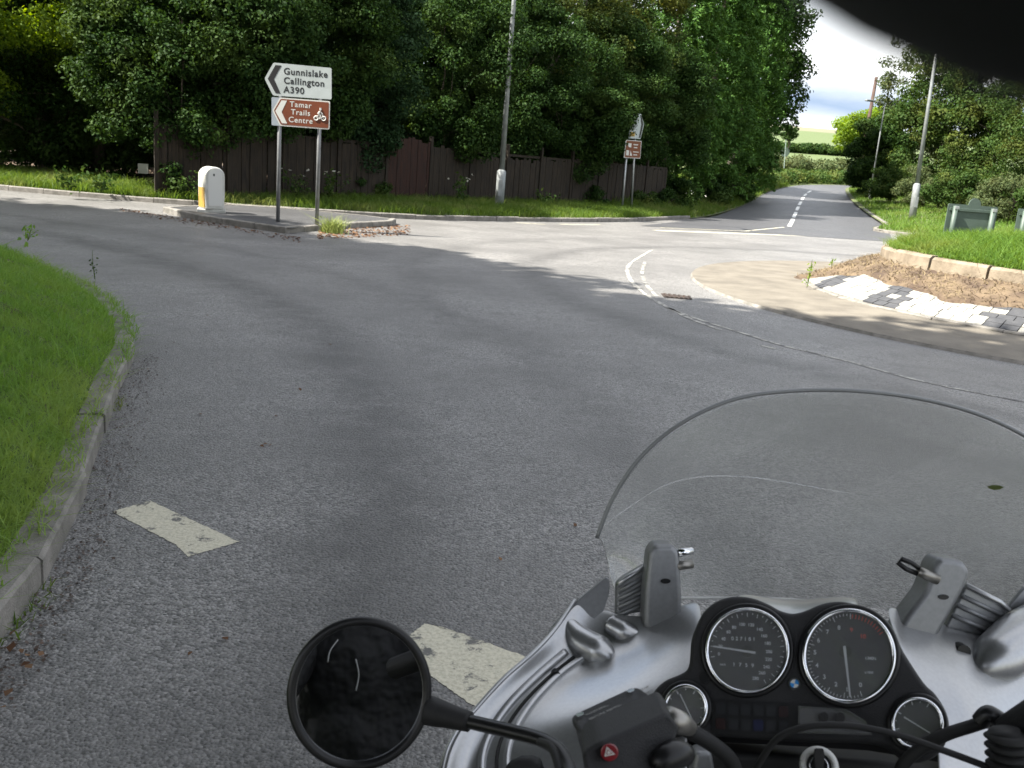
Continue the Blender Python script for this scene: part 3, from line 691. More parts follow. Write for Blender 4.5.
for i, (px, dp) in enumerate(((-60, 33), (20, 34), (110, 35), (190, 36), (270, 38), (350, 40), (430, 42), (500, 44), (565, 46), (625, 50))):
    T('woodland_tree', 'dark tree in the second row behind the fence, ' + ['beyond the left edge', 'at the far left', 'left of the small white notice', 'behind the bollard', 'behind the direction sign', 'right of the direction sign', 'between reddish panel and street lamp', 'just behind the street lamp', 'right of the street lamp', 'behind the leaning sign'][i], 'tree', base_at(px, dp), (0, 0, 4.6), (3.2, 1.8, 5.0), 60, 1.1, 9000, .40, M['leaf_cond'], seed=180+i, zmin=.2, th=.2)
# under-storey left of the side road
for i, (px, dp, s) in enumerate(((676, 43.5, 1.3), (705, 46, 1.2), (730, 51, 1.3))):
    b = base_at(px, dp, .15); lb = ['low dark bramble bush below the bright conifer nearest the fence end', 'low dark bramble bush below the middle bright conifer', 'low dark bramble bush below the rightmost bright conifer'][i]
    T('bramble_bush', lb, 'bush', b, (0, 0, .5), (s, .9, .75), 26, .35, 6000, .13, M['leaf_dark'], seed=30+i, zmin=0, th=.03)
# right side
T('broadleaf_tree', 'dark dense ivy clad tree at the right edge of the side road where it bends', 'tree', base_at(872, 66), (.2, 0, 2.3), (2.0, 2.2, 3.0), 90, .6, 26000, .2, M['leaf_dark'], seed=18, zmin=.0)
T('broadleaf_tree', 'bright green round tree beyond the bend below the utility pole', 'tree', base_at(858, 98), (0, 0, 4.2), (3.4, 2.5, 2.3), 60, .8, 12000, .28, M['leaf_sun'], seed=19, zmin=.5)
T('birch_tree', 'airy grey green birch left of the lamp post on the right', 'tree', base_at(914, 66), (0, 0, 8.6), (3.3, 2.6, 6.4), 120, .62, 22000, .18, M['leaf_birch'], seed=20, zmin=1.6, shell=.7, nl=18)
T('broadleaf_tree', 'mid green tree behind the lamp post on the right', 'tree', base_at(938, 60), (0, 0, 6.6), (3.6, 2.6, 6.6), 160, .75, 38000, .2, M['leaf_mid'], seed=21, zmin=.6)
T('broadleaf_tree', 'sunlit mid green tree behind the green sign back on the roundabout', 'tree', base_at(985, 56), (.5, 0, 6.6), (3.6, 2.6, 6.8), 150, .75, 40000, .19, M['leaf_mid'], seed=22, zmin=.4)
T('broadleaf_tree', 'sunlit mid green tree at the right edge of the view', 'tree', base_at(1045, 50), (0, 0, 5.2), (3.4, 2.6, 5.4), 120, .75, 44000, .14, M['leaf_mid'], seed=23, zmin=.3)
T('broadleaf_tree', 'yellowish tree outside right edge behind the roundabout', 'tree', base_at(1110, 46), (0, 0, 5.), (3.4, 2.6, 5.4), 100, .75, 20000, .18, M['leaf_mid'], seed=24, zmin=.3)
for i, (px, dp, s, lb) in enumerate(((890, 58, 1.7, 'low scrub bush left of the right hand lamp post'), (925, 54, 1.9, 'scrub bush just right of the right hand lamp post'), (965, 50, 2.0, 'pale scrub bush behind the green sign back'), (1012, 45, 2.1, 'pale scrub bush at the right edge above the roundabout'), (1060, 42, 2.0, 'scrub bush beyond the right edge'))):
    T('scrub_bush', lb, 'bush', base_at(px, dp, .6), (0, 0, .9), (s, 1.2, 1.1), 40, .4, 9000, .13, M['leaf_birch'] if i % 2 else M['leaf_mid'], seed=40+i, zmin=0, th=.04)
# bank and hedgerows beyond the bend
def hedgerow(name, label, pts, h, wdt, n, size, mat, seed):
    r = np.random.default_rng(seed); path = resample(np.array(pts, float), 1.1); pa = path[0]; cl = []
    for q in path:
        z = float(terr(*q)); hh = h*r.uniform(.8, 1.15); cl.append([q[0], q[1]+r.normal(0, wdt*.2), z+hh*.45, 1.1, wdt*.6, hh*.55])
    loc = (pa[0], pa[1], float(terr(*pa))); P, d = crown_points(cl, n, r, .25); o = leafcloud(name, P, d, size, mat, None, r, loc=loc)
    tag(o, label, 'hedge'); return o
hedgerow('hedgerow', 'bright green brambly hedge along the outside of the road bend', [(14.5, 68), (18.5, 74.5), (22.5, 81), (27.5, 85.2), (40, 89), (62, 91)], 1.0, 2.6, 26000, .24, M['leaf_mid'], 50)
hedgerow('hedgerow', 'pale brownish hedge just behind the bright green one at the bend', [(22, 96), (60, 104)], 1.5, 3.0, 22000, .3, M['leaf_birch'], 51)
hedgerow('hedgerow', 'dark clipped hedgerow crossing the hillside field', [(26, 138), (51, 140)], 1.3, 2.5, 14000, .34, M['leaf_dark'], 52)
hedgerow('hedgerow', 'thin dark hedgerow high on the hillside right of the gap', [(76, 238), (110, 236)], 2.2, 3.0, 9000, .55, M['leaf_dark'], 53)
T('broadleaf_tree', 'tiny distant hedge tree on the skyline at the left of the gap', 'tree', base_at(783, 110, 0), (0, 0, 4.0), (.75, .75, 1.5), 14, .4, 2500, .2, M['leaf_dark'], seed=60, zmin=2.0, th=.09)
# trees outside the frame to the left and behind, whose shade covers the foreground
for i, (x, y, h, rd) in enumerate(((-25.4, 14.2, 16, 4.0), (-21.4, 12.8, 16, 4.), (-17.4, 11.2, 16, 4.), (-14, 9.2, 16, 4.), (-11.1, 6.8, 16, 4.), (-8, 4.6, 16, 4.), (-5, 2.0, 16, 4.), (-2.6, -2.8, 15, 4.), (-17, 3, 15, 5), (-11, -1, 15, 5), (-26, 8, 15, 5))):
    ords = ['farthest left large tree of the row behind the rider', 'second large tree from the left behind the rider', 'third large tree from the left behind the rider', 'large tree level with the rider on the left', 'large tree just behind the rider on the left', 'large tree behind the rider beside the near verge', 'large tree straight behind the near kerb', 'large tree directly behind the motorcycle', 'large tree set back in the second row behind the near verge', 'rightmost large tree behind the motorcycle', 'large tree set back at the left end of the second row']
    T('shade_tree', ords[i], 'tree', (x, y, 0), (0, 0, h*.62), (rd, rd, h*.38), 110, 1.2, 20000, .5, M['leaf_dark'], seed=70+i, zmin=1.0, th=.3, group='trees behind the rider')
# wild plants
def weed(name, label, base, h, n, mat, size=.05, seed=0, sp=.12, flowers=0, cat='plant', stems=5):
    r = np.random.default_rng(seed+900); t = thing(name, label, cat, base); m = MB(); P = []
    for k in range(stems):
        e = base+np.array([r.normal(0, sp), r.normal(0, sp), h*r.uniform(.65, 1.05)]); mid = (base+e)/2+r.normal(0, sp*.2, 3); m.tube([base, mid, e], [.004, .003, .002], 5)
        for q in range(n//stems):
            u = r.uniform(.15, 1); P.append(base*(1-u)**2+2*u*(1-u)*mid+e*u*u+r.normal(0, size*.6, 3))
    m.build('stem', M['blade2'], t); P = np.array(P); leafcloud('foliage', P, r.normal(size=P.shape)*.4, size, mat, t, r)
    if flowers:
        P = base+np.column_stack([r.normal(0, sp*1.2, flowers), r.normal(0, sp*1.2, flowers), h*r.uniform(.8, 1.1, flowers)]); leafcloud('flower', P, np.tile([0, 0, 1.], (flowers, 1)), size*.9, M['flower'], t, r, .9)['kind'] = 'stuff'
    return t
def zb(p, z): p = np.array(p, float); p[2] = z; return p
weed('yellow_green_tuft', 'tall pale grass tuft at the tip of the splitter island beside the direction sign', zb(G(333, 233), .0), .32, 10, M['blade2'], .06, 1)
b = G(333, 233); pts = np.column_stack([rng.normal(b[0], .10, 500), rng.normal(b[1], .10, 500), np.zeros(500)])
grass('tuft_grass', pts, .2, .45, .005, M_('pale_tuft', (.30, .34, .08), .7, c2=(.2, .26, .05), scale=8), .6, 'pale yellow green grass blades at the tip of the splitter island', seed=77)
weed('weed_plant', 'spindly weed rising from the tip of soil on the roundabout apron', zb(G(806, 293), .08), .42, 40, M['leaf_sun'], .045, 2, .05, stems=3)
weed('weed_plant', 'small weed right of the spindly one on the roundabout soil', zb(G(830, 280), .2), .22, 24, M['leaf_sun'], .04, 3, .05, stems=3)
weed('weed_plant', 'green tuft on the brown soil below the cream stones at the right', zb(G(985, 283, .4), .38), .14, 60, M['leaf_mid'], .05, 4, .09, stems=6)
weed('weed_plant', 'thin upright weed on the edge of the near verge', zb(G(95, 281), .02), .30, 30, M['leaf_mid'], .03, 5, .03, stems=2)
weed('dock_plant', 'leafy plant on the crest of the near grass verge', zb((-5.3, 9.9, 0), .38), .14, 30, M['blade'], .06, 6, .07, stems=4)
for i, (px, py, h, lb) in enumerate(((330, 201, .8, 'white flowered weed in front of the fence right of the direction sign'), (462, 205, .9, 'white flowered tall weed left of the street lamp'), (545, 206, .45, 'broad leaved dock right of the street lamp'), (200, 198, .6, 'leafy weed on the verge behind the white bollard'), (300, 200, .75, 'white flowered weed between the posts of the direction sign'), (690, 212, .8, 'pale weed by the road below the bright conifers'), (70, 190, .5, 'leafy weed at the left end of the far verge'), (100, 191, .45, 'pale bushy weed left of the small white sign'))):
    p = G(px, py, .2); weed('weed_plant', lb, p, h, 150, M['leaf_mid'], .11, 20+i, .22, flowers=5 if i in (0, 1, 4, 5) else 0, stems=8)
for i, (px, w_) in enumerate(((345, .8), (372, .6), (176, .35), (235, .5), (590, .8), (640, 1.0), (668, 1.0))):
    p = G(px, 199+ (px-345)*.028, .2); T('bramble_bush', ['low bramble against the fence right of the direction sign', 'low bramble in front of the reddish fence panel', 'leafy bramble at the left end of the fence', 'small bramble at the fence right of the bollard', 'bramble under the overhanging bush at the fence', 'bramble at the foot of the small leaning sign', 'bramble at the right hand end of the fence'][i], 'bush', p, (0, 0, .3), (w_*.8, .4, .35), 14, .22, 2200, .10, M['leaf_mid'] if i % 2 else M['leaf_dark'], seed=130+i, zmin=0, th=.015)

# leaf litter and small debris
def litter(name, label, pts, size, seed):
    r = np.random.default_rng(seed); P = np.array(pts); o = leafcloud(name, P, np.tile([0, 0, 3.], (len(P), 1)), size, M['litter'], None, r, .7); tag(o, label, 'leaf litter', kind='stuff')
pl = [G(px, py) for px, py in zip(rng.uniform(318, 410, 700), rng.uniform(226, 240, 700)) if (py-233) < 7-(px-318)*.05 and py > 226+.0]
litter('leaf_litter', 'brown fallen leaves gathered at the tip of the splitter island', [p+np.array([0, 0, .012]) for p in pl], .07, 1)
pl = [G(px, 214+(px-160)*.165+abs(rng.normal(0, 2.2))+1) for px in rng.uniform(120, 300, 420)]
litter('gutter_litter', 'brown leaf crumbs in the gutter along the splitter island', [p+np.array([0, 0, .012]) for p in pl], .05, 2)
pl = [np.array([-1.46+rng.normal(0, .07), 2.15+rng.normal(0, .18), .02+.05*rng.random()]) for _ in range(90)]
litter('rusty_leaf_pile', 'rusty orange dead leaves in the near gutter at the lower left', pl, .035, 3)
pl = [G(px, py)+np.array([0, 0, .006]) for px, py in ((265, 445), (262, 447), (270, 446), (208, 316), (330, 345), (575, 526), (148, 370), (540, 410), (300, 390), (460, 300), (200, 415), (276, 417), (500, 560), (225, 640), (190, 655))]
litter('stray_leaves', 'a few stray leaves and twigs lying on the road', pl, .03, 4)
pl = np.array([[*(NK[rng.integers(14, 56)]+np.array([.05+abs(rng.normal(0, .05)), rng.normal(0, .2)])), .006] for _ in range(1400)])
o = leafcloud('gutter_grit', pl, np.tile([0, 0, 3.], (len(pl), 1)), .014, M['iron'], None, np.random.default_rng(9), .8); tag(o, 'dark grit and moss crumbs in the near gutter', 'grit', kind='stuff')

# ================================================================== text
def frame(o, xdir, zup=(0, 0, 1)):
    x = np.array(xdir, float); x /= np.linalg.norm(x); z = np.array(zup, float); n = np.cross(x, z); n /= np.linalg.norm(n); y = np.cross(n, x)
    return np.array(o, float), x, -np.cross(y, x)*-1 if False else y, n
def text(name, s, size, o, x, y, n, mat, parent, bold=.0, align='LEFT', depth=.0006, spacing=1.0, base=False):
    cu = bpy.data.curves.new(name, 'FONT'); cu.body = s; cu.size = size; cu.offset = bold*size; cu.align_x = align; cu.align_y = 'TOP_BASELINE' if base else 'CENTER'; cu.extrude = depth; cu.space_character = spacing
    ob = bpy.data.objects.new('tmp', cu); COL.objects.link(ob); dg = bpy.context.evaluated_depsgraph_get(); dg.update()
    me = bpy.data.meshes.new_from_object(ob.evaluated_get(dg)); bpy.data.objects.remove(ob); me.materials.clear(); me.materials.append(mat); me.name = name
    nv = len(me.vertices); co = np.zeros(nv*3); me.vertices.foreach_get('co', co); co = co.reshape(-1, 3)
    W = np.array(o)+co[:, :1]*np.array(x)+co[:, 1:2]*np.array(y)+co[:, 2:3]*np.array(n)
    org = ORG[parent.name]; me.vertices.foreach_set('co', (W-org).ravel()); me.update()
    t = bpy.data.objects.new(name, me); COL.objects.link(t); t.parent = parent; ORG[t.name] = org; return t
def plate_poly(m, pts2, o, x, y, n, off, th):
    m.prism([o+x*a+y*b+n*off for a, b in pts2], -n*th)
def roundpoly(pts, r=.03, seg=4):
    out = []; k = len(pts)
    for i in range(k):
        p0, p1, p2 = map(np.array, (pts[i-1], pts[i], pts[(i+1) % k])); a = (p0-p1)/np.linalg.norm(p0-p1); b = (p2-p1)/np.linalg.norm(p2-p1); rr_ = min(r, np.linalg.norm(p0-p1)*.4, np.linalg.norm(p2-p1)*.4)
        s, e = p1+a*rr_, p1+b*rr_
        for j in range(seg+1):
            t = j/seg; out.append(tuple((1-t)**2*s+2*t*(1-t)*p1+t*t*e))
    return out

# ---------------------------------------------------------------- direction sign on the splitter island
pL = G(278.5, 223.5, iz); pR = G(317.5, 223.0, iz)
dS = pL[1]*.5+pR[1]*.5
sgn = thing('direction_sign', 'white Gunnislake Callington arrow sign above a brown cycling sign on two grey posts', 'road sign', (pL+pR)/2)
zS = np.array([0, 0, 1.])
def on_plane(px, py, o, n):
    d = ray(px, py); t = ((o-CP)@n)/(d@n); return CP+d*t
xs_ = pR-pL; xs_[2] = 0; xs_ = np.array([1., .06, 0]); xs_ /= np.linalg.norm(xs_); nS = np.array([xs_[1], -xs_[0], 0.])
oS = np.array([(pL[0]+pR[0])/2, dS-.08, 0])
def s2(px, py):
    p = on_plane(px, py, oS, nS)-oS; return (float(p@xs_), float(p[2]))
for pp in (pL, pR):
    top = s2(278 if pp is pL else 319, 70)[1]
    ax_ = s2(278.3 if pp is pL else 318, 160)[0]; q = oS+xs_*ax_-nS*.06; MB().tube([(q[0], q[1], iz-.1), (q[0], q[1], top)], .038, 12).build('post', M['post_grey'], sgn, smooth=True)
wp = roundpoly([s2(264.5, 78.5), s2(273.5, 62.5), s2(331.5, 68), s2(331.5, 99.5), s2(273, 95.5)], .03)
m = MB(); plate_poly(m, wp, oS, xs_, zS, nS, 0, .02); wplate = m.build('white_plate', M['sign_white'], sgn)
m = MB(); plate_poly(m, [s2(275.5, 65), s2(281.5, 65.6), s2(274, 79), s2(280.5, 93.5), s2(275.5, 93), s2(267.8, 78.7)], oS, xs_, zS, nS, .003, .002); m.build('arrow_chevron', M['sign_black'], wplate)
pxm = dS/FOC/ math.cos(PIT)
for s_, (tx, ty), hgt in (('Gunnislake', (283.6, 74.0), 8.1), ('Callington', (283.6, 83.3), 8.1), ('A390', (283.6, 92.4), 8.1)):
    a, b = s2(tx, ty); text('lettering', s_, hgt*pxm, oS+xs_*a+zS*b+nS*.002, xs_, zS, nS, M['sign_black'], wplate, .02, spacing=1.12, base=True)
m = MB(); plate_poly(m, roundpoly([s2(271.5, 97), s2(284, 97.8), s2(284, 126), s2(271.5, 125.2)], .02), oS, xs_, zS, nS, -.004, .02); m.build('grey_backing', M['sign_grey'], sgn)
bp_o = roundpoly([s2(272.5, 110.5), s2(280, 97.5), s2(330, 101.2), s2(329.3, 129.5), s2(280, 125.8)], .03)
m = MB(); plate_poly(m, bp_o, oS, xs_, zS, nS, 0, .018); bpl = m.build('brown_plate', M['sign_letter'], sgn)
bp_i = roundpoly([s2(273.9, 110.5), s2(280.8, 98.8), s2(329, 102.4), s2(328.4, 128.3), s2(280.8, 124.5)], .025)
m = MB(); plate_poly(m, bp_i, oS, xs_, zS, nS, .003, .002); m.build('brown_face', M['sign_brown'], bpl)
m = MB(); plate_poly(m, [s2(281.6, 100.3), s2(287, 100.7), s2(281.6, 112), s2(287.2, 123.6), s2(282, 123.2), s2(275.3, 111)], oS, xs_, zS, nS, .006, .002); m.build('arrow_chevron', M['sign_letter'], bpl)
for s_, (tx, ty) in (('Tamar', (300.6, 107.4)), ('Trails', (300.6, 115.1)), ('Centre', (300.6, 122.8))):
    a, b = s2(tx, ty); text('lettering', s_, 6.9*pxm, oS+xs_*a+zS*b+nS*.005, xs_, zS, nS, M['sign_letter'], bpl, .012, 'CENTER', spacing=1.14, base=True)
m = MB()
def P2(px, py, off=.006): a, b = s2(px, py); return oS+xs_*a+zS*b+nS*off
for cx_, cy_ in ((316.2, 118.2), (323.7, 118.6)):
    m.tube([P2(cx_+2.0*math.cos(t), cy_+2.0*math.sin(t)) for t in np.linspace(0, 2*math.pi, 15)], .55*pxm, 5)
m.tube([P2(316.2, 118.2), P2(319, 114.5), P2(322.6, 114.6), P2(323.7, 118.6)], .45*pxm, 5); m.tube([P2(318.2, 114), P2(320.2, 111.5)], .95*pxm, 6)
m.tube([P2(320.2, 111.8), P2(322.8, 114.3)], .5*pxm, 5); m.tube([P2(318.4, 114), P2(320.6, 116), P2(320, 119)], .7*pxm, 6); m.tube([P2(320.3, 107.9), P2(320.9, 110.4)], .95*pxm, 8)
m.build('cyclist_symbol', M['sign_letter'], bpl)

# ---------------------------------------------------------------- small leaning sign by the hedge
a1 = G(622, 210, .17); a2 = G(631.5, 210, .17)
s2g = thing('direction_sign', 'small narrow looking white arrow sign over a brown tourist sign by the hedge', 'road sign', (a1+a2)/2)
xo = np.array([.52, .85, 0]); xo /= np.linalg.norm(xo); no = np.array([xo[1], -xo[0], 0]); oo = (a1+a2)/2
def s3(px, py):
    p = on_plane(px, py, oo, no); return p
for q, pt in ((622, 627), (631.5, 634.5)):
    pb = on_plane(q, 210, oo-no*.07, no); ptp = on_plane(pt+(.5 if q < 630 else 1.5), 143 if q < 630 else 120, oo-no*.07, no); ptp2 = ptp.copy()
    MB().tube([pb-np.array([0, 0, .3]), ptp2], .04, 10).build('post', M['steel'], s2g, smooth=True)
def pl3(pxs, off, th, name, mat, par): m = MB(); m.prism([s3(*p)+no*off for p in pxs], -no*th); return m.build(name, mat, par)
w2 = pl3([(632.2, 113.2), (641.2, 114), (644, 124.5), (640.5, 139), (628.8, 138.2)], 0, .02, 'white_plate', M['sign_white'], s2g)
pl3([(640.2, 115), (641.5, 115.2), (643.3, 124.5), (640.2, 138), (638.6, 137.8), (641.2, 125)], .004, .003, 'arrow_chevron', M['sign_black'], w2)
pl3([(630.2, 131.8), (635, 132.2), (634.6, 136.6), (629.8, 136.2)], .004, .003, 'yellow_patch', M['sign_yellow'], w2)
for i in range(4): pl3([(632.3-i*.7, 118+i*3.3), (638.8-i*.5-(i % 2)*2, 118.6+i*3.3), (638.7-i*.5-(i % 2)*2, 119.7+i*3.3), (632.2-i*.7, 119.1+i*3.3)], .004, .003, 'lettering', M['post_grey'], w2)
b2_ = pl3([(626, 139.8), (641.6, 141), (640.2, 158.6), (624, 157.8)], 0, .018, 'brown_plate', M['sign_letter'], s2g)
pl3([(626.6, 140.5), (641, 141.6), (639.8, 158), (624.6, 157.2)], .003, .002, 'brown_face', M['sign_brown'], b2_)
for q in ([(627.5, 143), (631.5, 143.4), (631, 147.5), (628.5, 147)], [(633.5, 144), (638, 144.4), (637.9, 145.4), (633.4, 145)], [(633.8, 147), (637.2, 147.3), (637.1, 148.3), (633.7, 148)], [(626.3, 150), (629, 150.3), (628.6, 155.5), (626, 155.2)], [(630.5, 150.5), (632, 155.8), (629.7, 155.6)], [(633, 151.3), (638.6, 151.8), (638.5, 152.7), (632.9, 152.2)], [(633.2, 154.2), (637, 154.6), (636.9, 155.5), (633.1, 155.1)]):
    pl3(q, .006, .002, 'symbol', M['sign_letter'], b2_)
# tiny white sign on the verge
q = G(144, 187.5, .15); t = thing('notice_board', 'tiny white square notice on a brown stake at the left of the far verge', 'sign', q)
MB().box(q+np.array([0, 0, .28]), (.05, .05, .7)).build('stake', M['wood'], t)
MB().box(q+np.array([.0, -.035, .50]), (.28, .02, .26)).build('plate', M['sign_letter'], t, bevel=.004)

# ---------------------------------------------------------------- lamp posts
def lamp(label, base, h, r0, r1, hb, lean=0., arm=None):
    t = thing('street_lamp', label, 'street lamp', base); b = np.array(base, float); lx = np.array([lean, 0, 1.])
    MB().tube([b+lx*-.2, b+lx*hb*.82, b+lx*hb*.86], [r0, r0, r1*1.0], 16).build('base_section', M['lamp_paint'], t, smooth=True)
    MB().box(b+np.array([0, -r0*.96, hb*.45]), (r0*.9, .03, .5)).build('access_door', M['lamp_paint'], t, bevel=.005)
    MB().tube([b+lx*hb*.85, b+lx*h*.6, b+lx*h], [r1, r1*.75, r1*.5], 16).build('column', M['lamp_paint'], t, smooth=True)
    ad = arm if arm is not None else np.array([0, -1., 0]); e = b+lx*h
    MB().tube([e, e+ad*.5+np.array([0, 0, .08]), e+ad*.9+np.array([0, 0, .1])], [r1*.5, r1*.4, r1*.35], 8).build('arm', M['lamp_paint'], t, smooth=True)
    c = e+ad*1.2+np.array([0, 0, .1]); M3 = np.column_stack([np.array([-ad[1], ad[0], 0]), ad, [0, 0, 1]]); MB().box(c, (.26, .7, .12), M3=M3).build('lantern', M['lamp_paint'], t, bevel=.04)
    return t
lb = G(499, 207.5, .17); lamp('tall grey street lamp column on the far verge in front of the hedge', lb, 10, .14, .085, 1.35)
rb = GT(911.5, 222.5); 
lamp('grey street lamp column rising from the verge on the right', rb, 9.6, .17, .105, 2.2, lean=-.03)
top3 = D(885, 104, 58); b3 = np.array([top3[0], top3[1], float(terr(top3[0], top3[1]))]); dz = (top3-b3)[2]
lamp('slim street lamp with a flat lantern beside the dark hedge at the bend', b3, dz, .09, .055, 1.2, lean=(top3-b3)[0]/dz, arm=np.array([-.9, -.3, 0]))
# utility pole
top4 = D(876.5, 77, 88); b4 = np.array([top4[0]-.2, top4[1], float(terr(top4[0], top4[1]))]); t = thing('utility_pole', 'reddish brown wooden utility pole with wires above the bend', 'pole', b4)
MB().tube([b4-np.array([0, 0, .3]), top4], [.2, .15], 12).build('mast', M['polewood'], t, smooth=True)
MB().box(top4-np.array([0, 0, .3]), (1.5, .1, .1), rz=1.2).build('crossarm', M['polewood'], t)
m = MB(); 
for dx in (-.6, .6):
    a = top4+np.array([math.cos(1.2)*dx, math.sin(1.2)*dx, -.2]); e = a+np.array([-60, 25, 1.5]); m.tube([a+(e-a)*u-np.array([0, 0, 3*u*(1-u)]) for u in np.linspace(0, 1, 12)], .012, 4)
m.build('wire', M['sign_black'], t)
# thin bare post at the bend left
b5 = base_at(782.5, 89, 0); t = thing('road_sign_post', 'thin grey post with a small dark sign back at the left of the bend', 'road sign', b5)
MB().tube([b5, D(786, 140, 89)], .04, 8).build('post', M['green_back'], t); c = D(785, 152, 89); MB().tube([c-np.array([0, .03, 0]), c+np.array([0, .0, 0])], .45, 20).build('sign_disc', M['green_back'], t)

# ---------------------------------------------------------------- chevron board backs on the roundabout
def boardback(label, c, wd, h, zt, yaw, halfmoon=True):
    t = thing('sign_back', label, 'road sign', (c[0], c[1], .8)); x = np.array([math.cos(yaw), math.sin(yaw), 0]); n = np.array([x[1], -x[0], 0]); c = np.array([c[0], c[1], 0])
    m = MB(); pts = roundpoly([(-wd/2, zt-h), (wd/2, zt-h), (wd/2, zt), (-wd/2, zt)], .03); m.prism([c+x*a+zS*b for a, b in pts], -n*.02); m.build('panel', M['green_back'], t)
    for s in (-1, 1):
        q = c+x*s*wd*.38+n*.05; MB().tube([q+zS*.6, q+zS*(zt-.03)], .042, 12).build('post', M['green_back'], t, smooth=True)
        q2 = q+n*.047; MB().box(q2+zS*(zt-.06), (.07, .02, .05), rz=yaw).build('clip', M['steel'], t, bevel=.004)
    for zq in (zt-.09, zt-h+.1): MB().box(c+n*.012+zS*zq, (wd*.94, .02, .05), rz=yaw).build('rail', M['green_back'], t, bevel=.004)
    if halfmoon:
        m = MB(); m.prism([c+x*(.02+.11*math.cos(q))+zS*(zt+.12*math.sin(q)) for q in np.linspace(0, math.pi, 12)], -n*.02); m.build('half_disc', M['green_back'], t)
def place_px(px, depth): p = col_at(px, depth); return p[:2]
boardback('green grey back of a low road sign standing in the roundabout grass', place_px(975, 16.3), .90, .58, 1.475, .10)
boardback('green grey back of a low road sign cut off by the right edge', place_px(1046, 16.6), .86, .6, 1.48, -.12, False)

# ---------------------------------------------------------------- bollard
bb_ = G(211.5, 212, iz); bb_[2] = iz
t = thing('traffic_bollard', 'white keep left bollard with a yellow side panel on the splitter island', 'bollard', bb_)
hw, hd, hh = .21, .20, .92
m = MB(); m.box(bb_+zS*.03, (.56, .40, .07), rz=.3); m.build('base', M['boll_white'], t, bevel=.015)
prof = []
for u in np.linspace(0, math.pi, 13): prof.append((-hw*math.cos(u)*(-1), hh-.16+.16*math.sin(u)))
prof = [(hw*.92, .06), (hw, .35)]+[(hw*math.cos(u), hh-.18+.18*math.sin(u)) for u in np.linspace(0, math.pi, 15)]+[(-hw, .35), (-hw*.92, .06)]
yw = .7; bx = np.array([math.cos(yw), math.sin(yw), 0]); bn = np.array([bx[1], -bx[0], 0])
m = MB(); m.prism([bb_+bx*a+zS*b+bn*hd for a, b in prof], -bn*hd*2); m.build('shell', M['boll_white'], t, bevel=.035, angle=50)
m = MB(); ip = [(a*.72, .14+(b-.06)*.86) for a, b in prof]; m.prism([bb_+bx*a+zS*b+bn*(hd+.006) for a, b in ip], -bn*.004); m.build('face_panel', M['sign_letter'], t)
m = MB(); q = -bx*(hw+.004); m.prism([bb_+q+bn*s+zS*z for s, z in ((-.15, .10), (.165, .10), (.165, .50), (-.15, .50))], bx*.02); m.build('yellow_panel', M['boll_yellow'], t)
m = MB(); m.box(bb_+bn*(hd+.004)+zS*.76-bx*.03, (.035, .006, .05), rz=yw); m.build('small_mark', M['sign_black'], t)
# ================================================================== MOTORCYCLE
M['silver'] = M_('silver_paint', (.39, .395, .40), .31, .8, c2=(.355, .36, .365), scale=300, coat=.25)
M['silver_mat'] = M_('satin_grey_paint', (.22, .225, .23), .45, .5, c2=(.19, .195, .20), scale=200)
M['blackp'] = M_('textured_black_plastic', (.010, .010, .011), .55, bump=.25, bscale=900, c2=(.014, .014, .015), scale=40, spec=.3)
M['blackg'] = M_('satin_black', (.006, .006, .0065), .35, c2=(.009, .009, .009), scale=30, spec=.3)
M['rubber'] = M_('rubber', (.009, .009, .009), .65, c2=(.013, .013, .013), scale=50, spec=.3)
M['chrome'] = M_('chrome', (.75, .76, .78), .10, 1.)
M['bolt'] = M_('dull_bolt', (.25, .24, .22), .4, .9)
M['dial'] = M_('gauge_dial', (.022, .022, .026), .5)
M['ink'] = M_('dial_white_ink', (.6, .62, .62), .5)
M['inkred'] = M_('dial_red_ink', (.5, .05, .03), .5)
M['red'] = M_('hazard_red', (.15, .009, .013), .25, coat=.5)
M['blue'] = M_('enamel_blue', (.03, .22, .55), .25, coat=.5)
M['lampoff'] = M_('unlit_warning_lens', (.014, .0145, .016), .25)
M['lampred'] = M_('unlit_red_lens', (.016, .007, .007), .25)
M['lampblue'] = M_('unlit_blue_lens', (.007, .009, .035), .25)
M['keycap'] = M_('pale_key_collar', (.6, .6, .58), .35)
M['jacket'] = M_('black_jacket_cloth', (.011, .011, .0115), .65, c2=(.02, .02, .02), scale=5, bump=1., bscale=3.5, bdist=.16, spec=.3)
M['piping'] = M_('reflective_piping', (.45, .45, .44), .5)
M['glove'] = M_('black_leather_glove', (.004, .004, .004), .8, bump=.3, bscale=200, spec=.15)
def mirror_mat():
    m, n, l, b = newmat('mirror_glass'); b.inputs['Base Color'].default_value = (.62, .63, .65, 1); b.inputs['Metallic'].default_value = 1; b.inputs['Roughness'].default_value = .015; return m
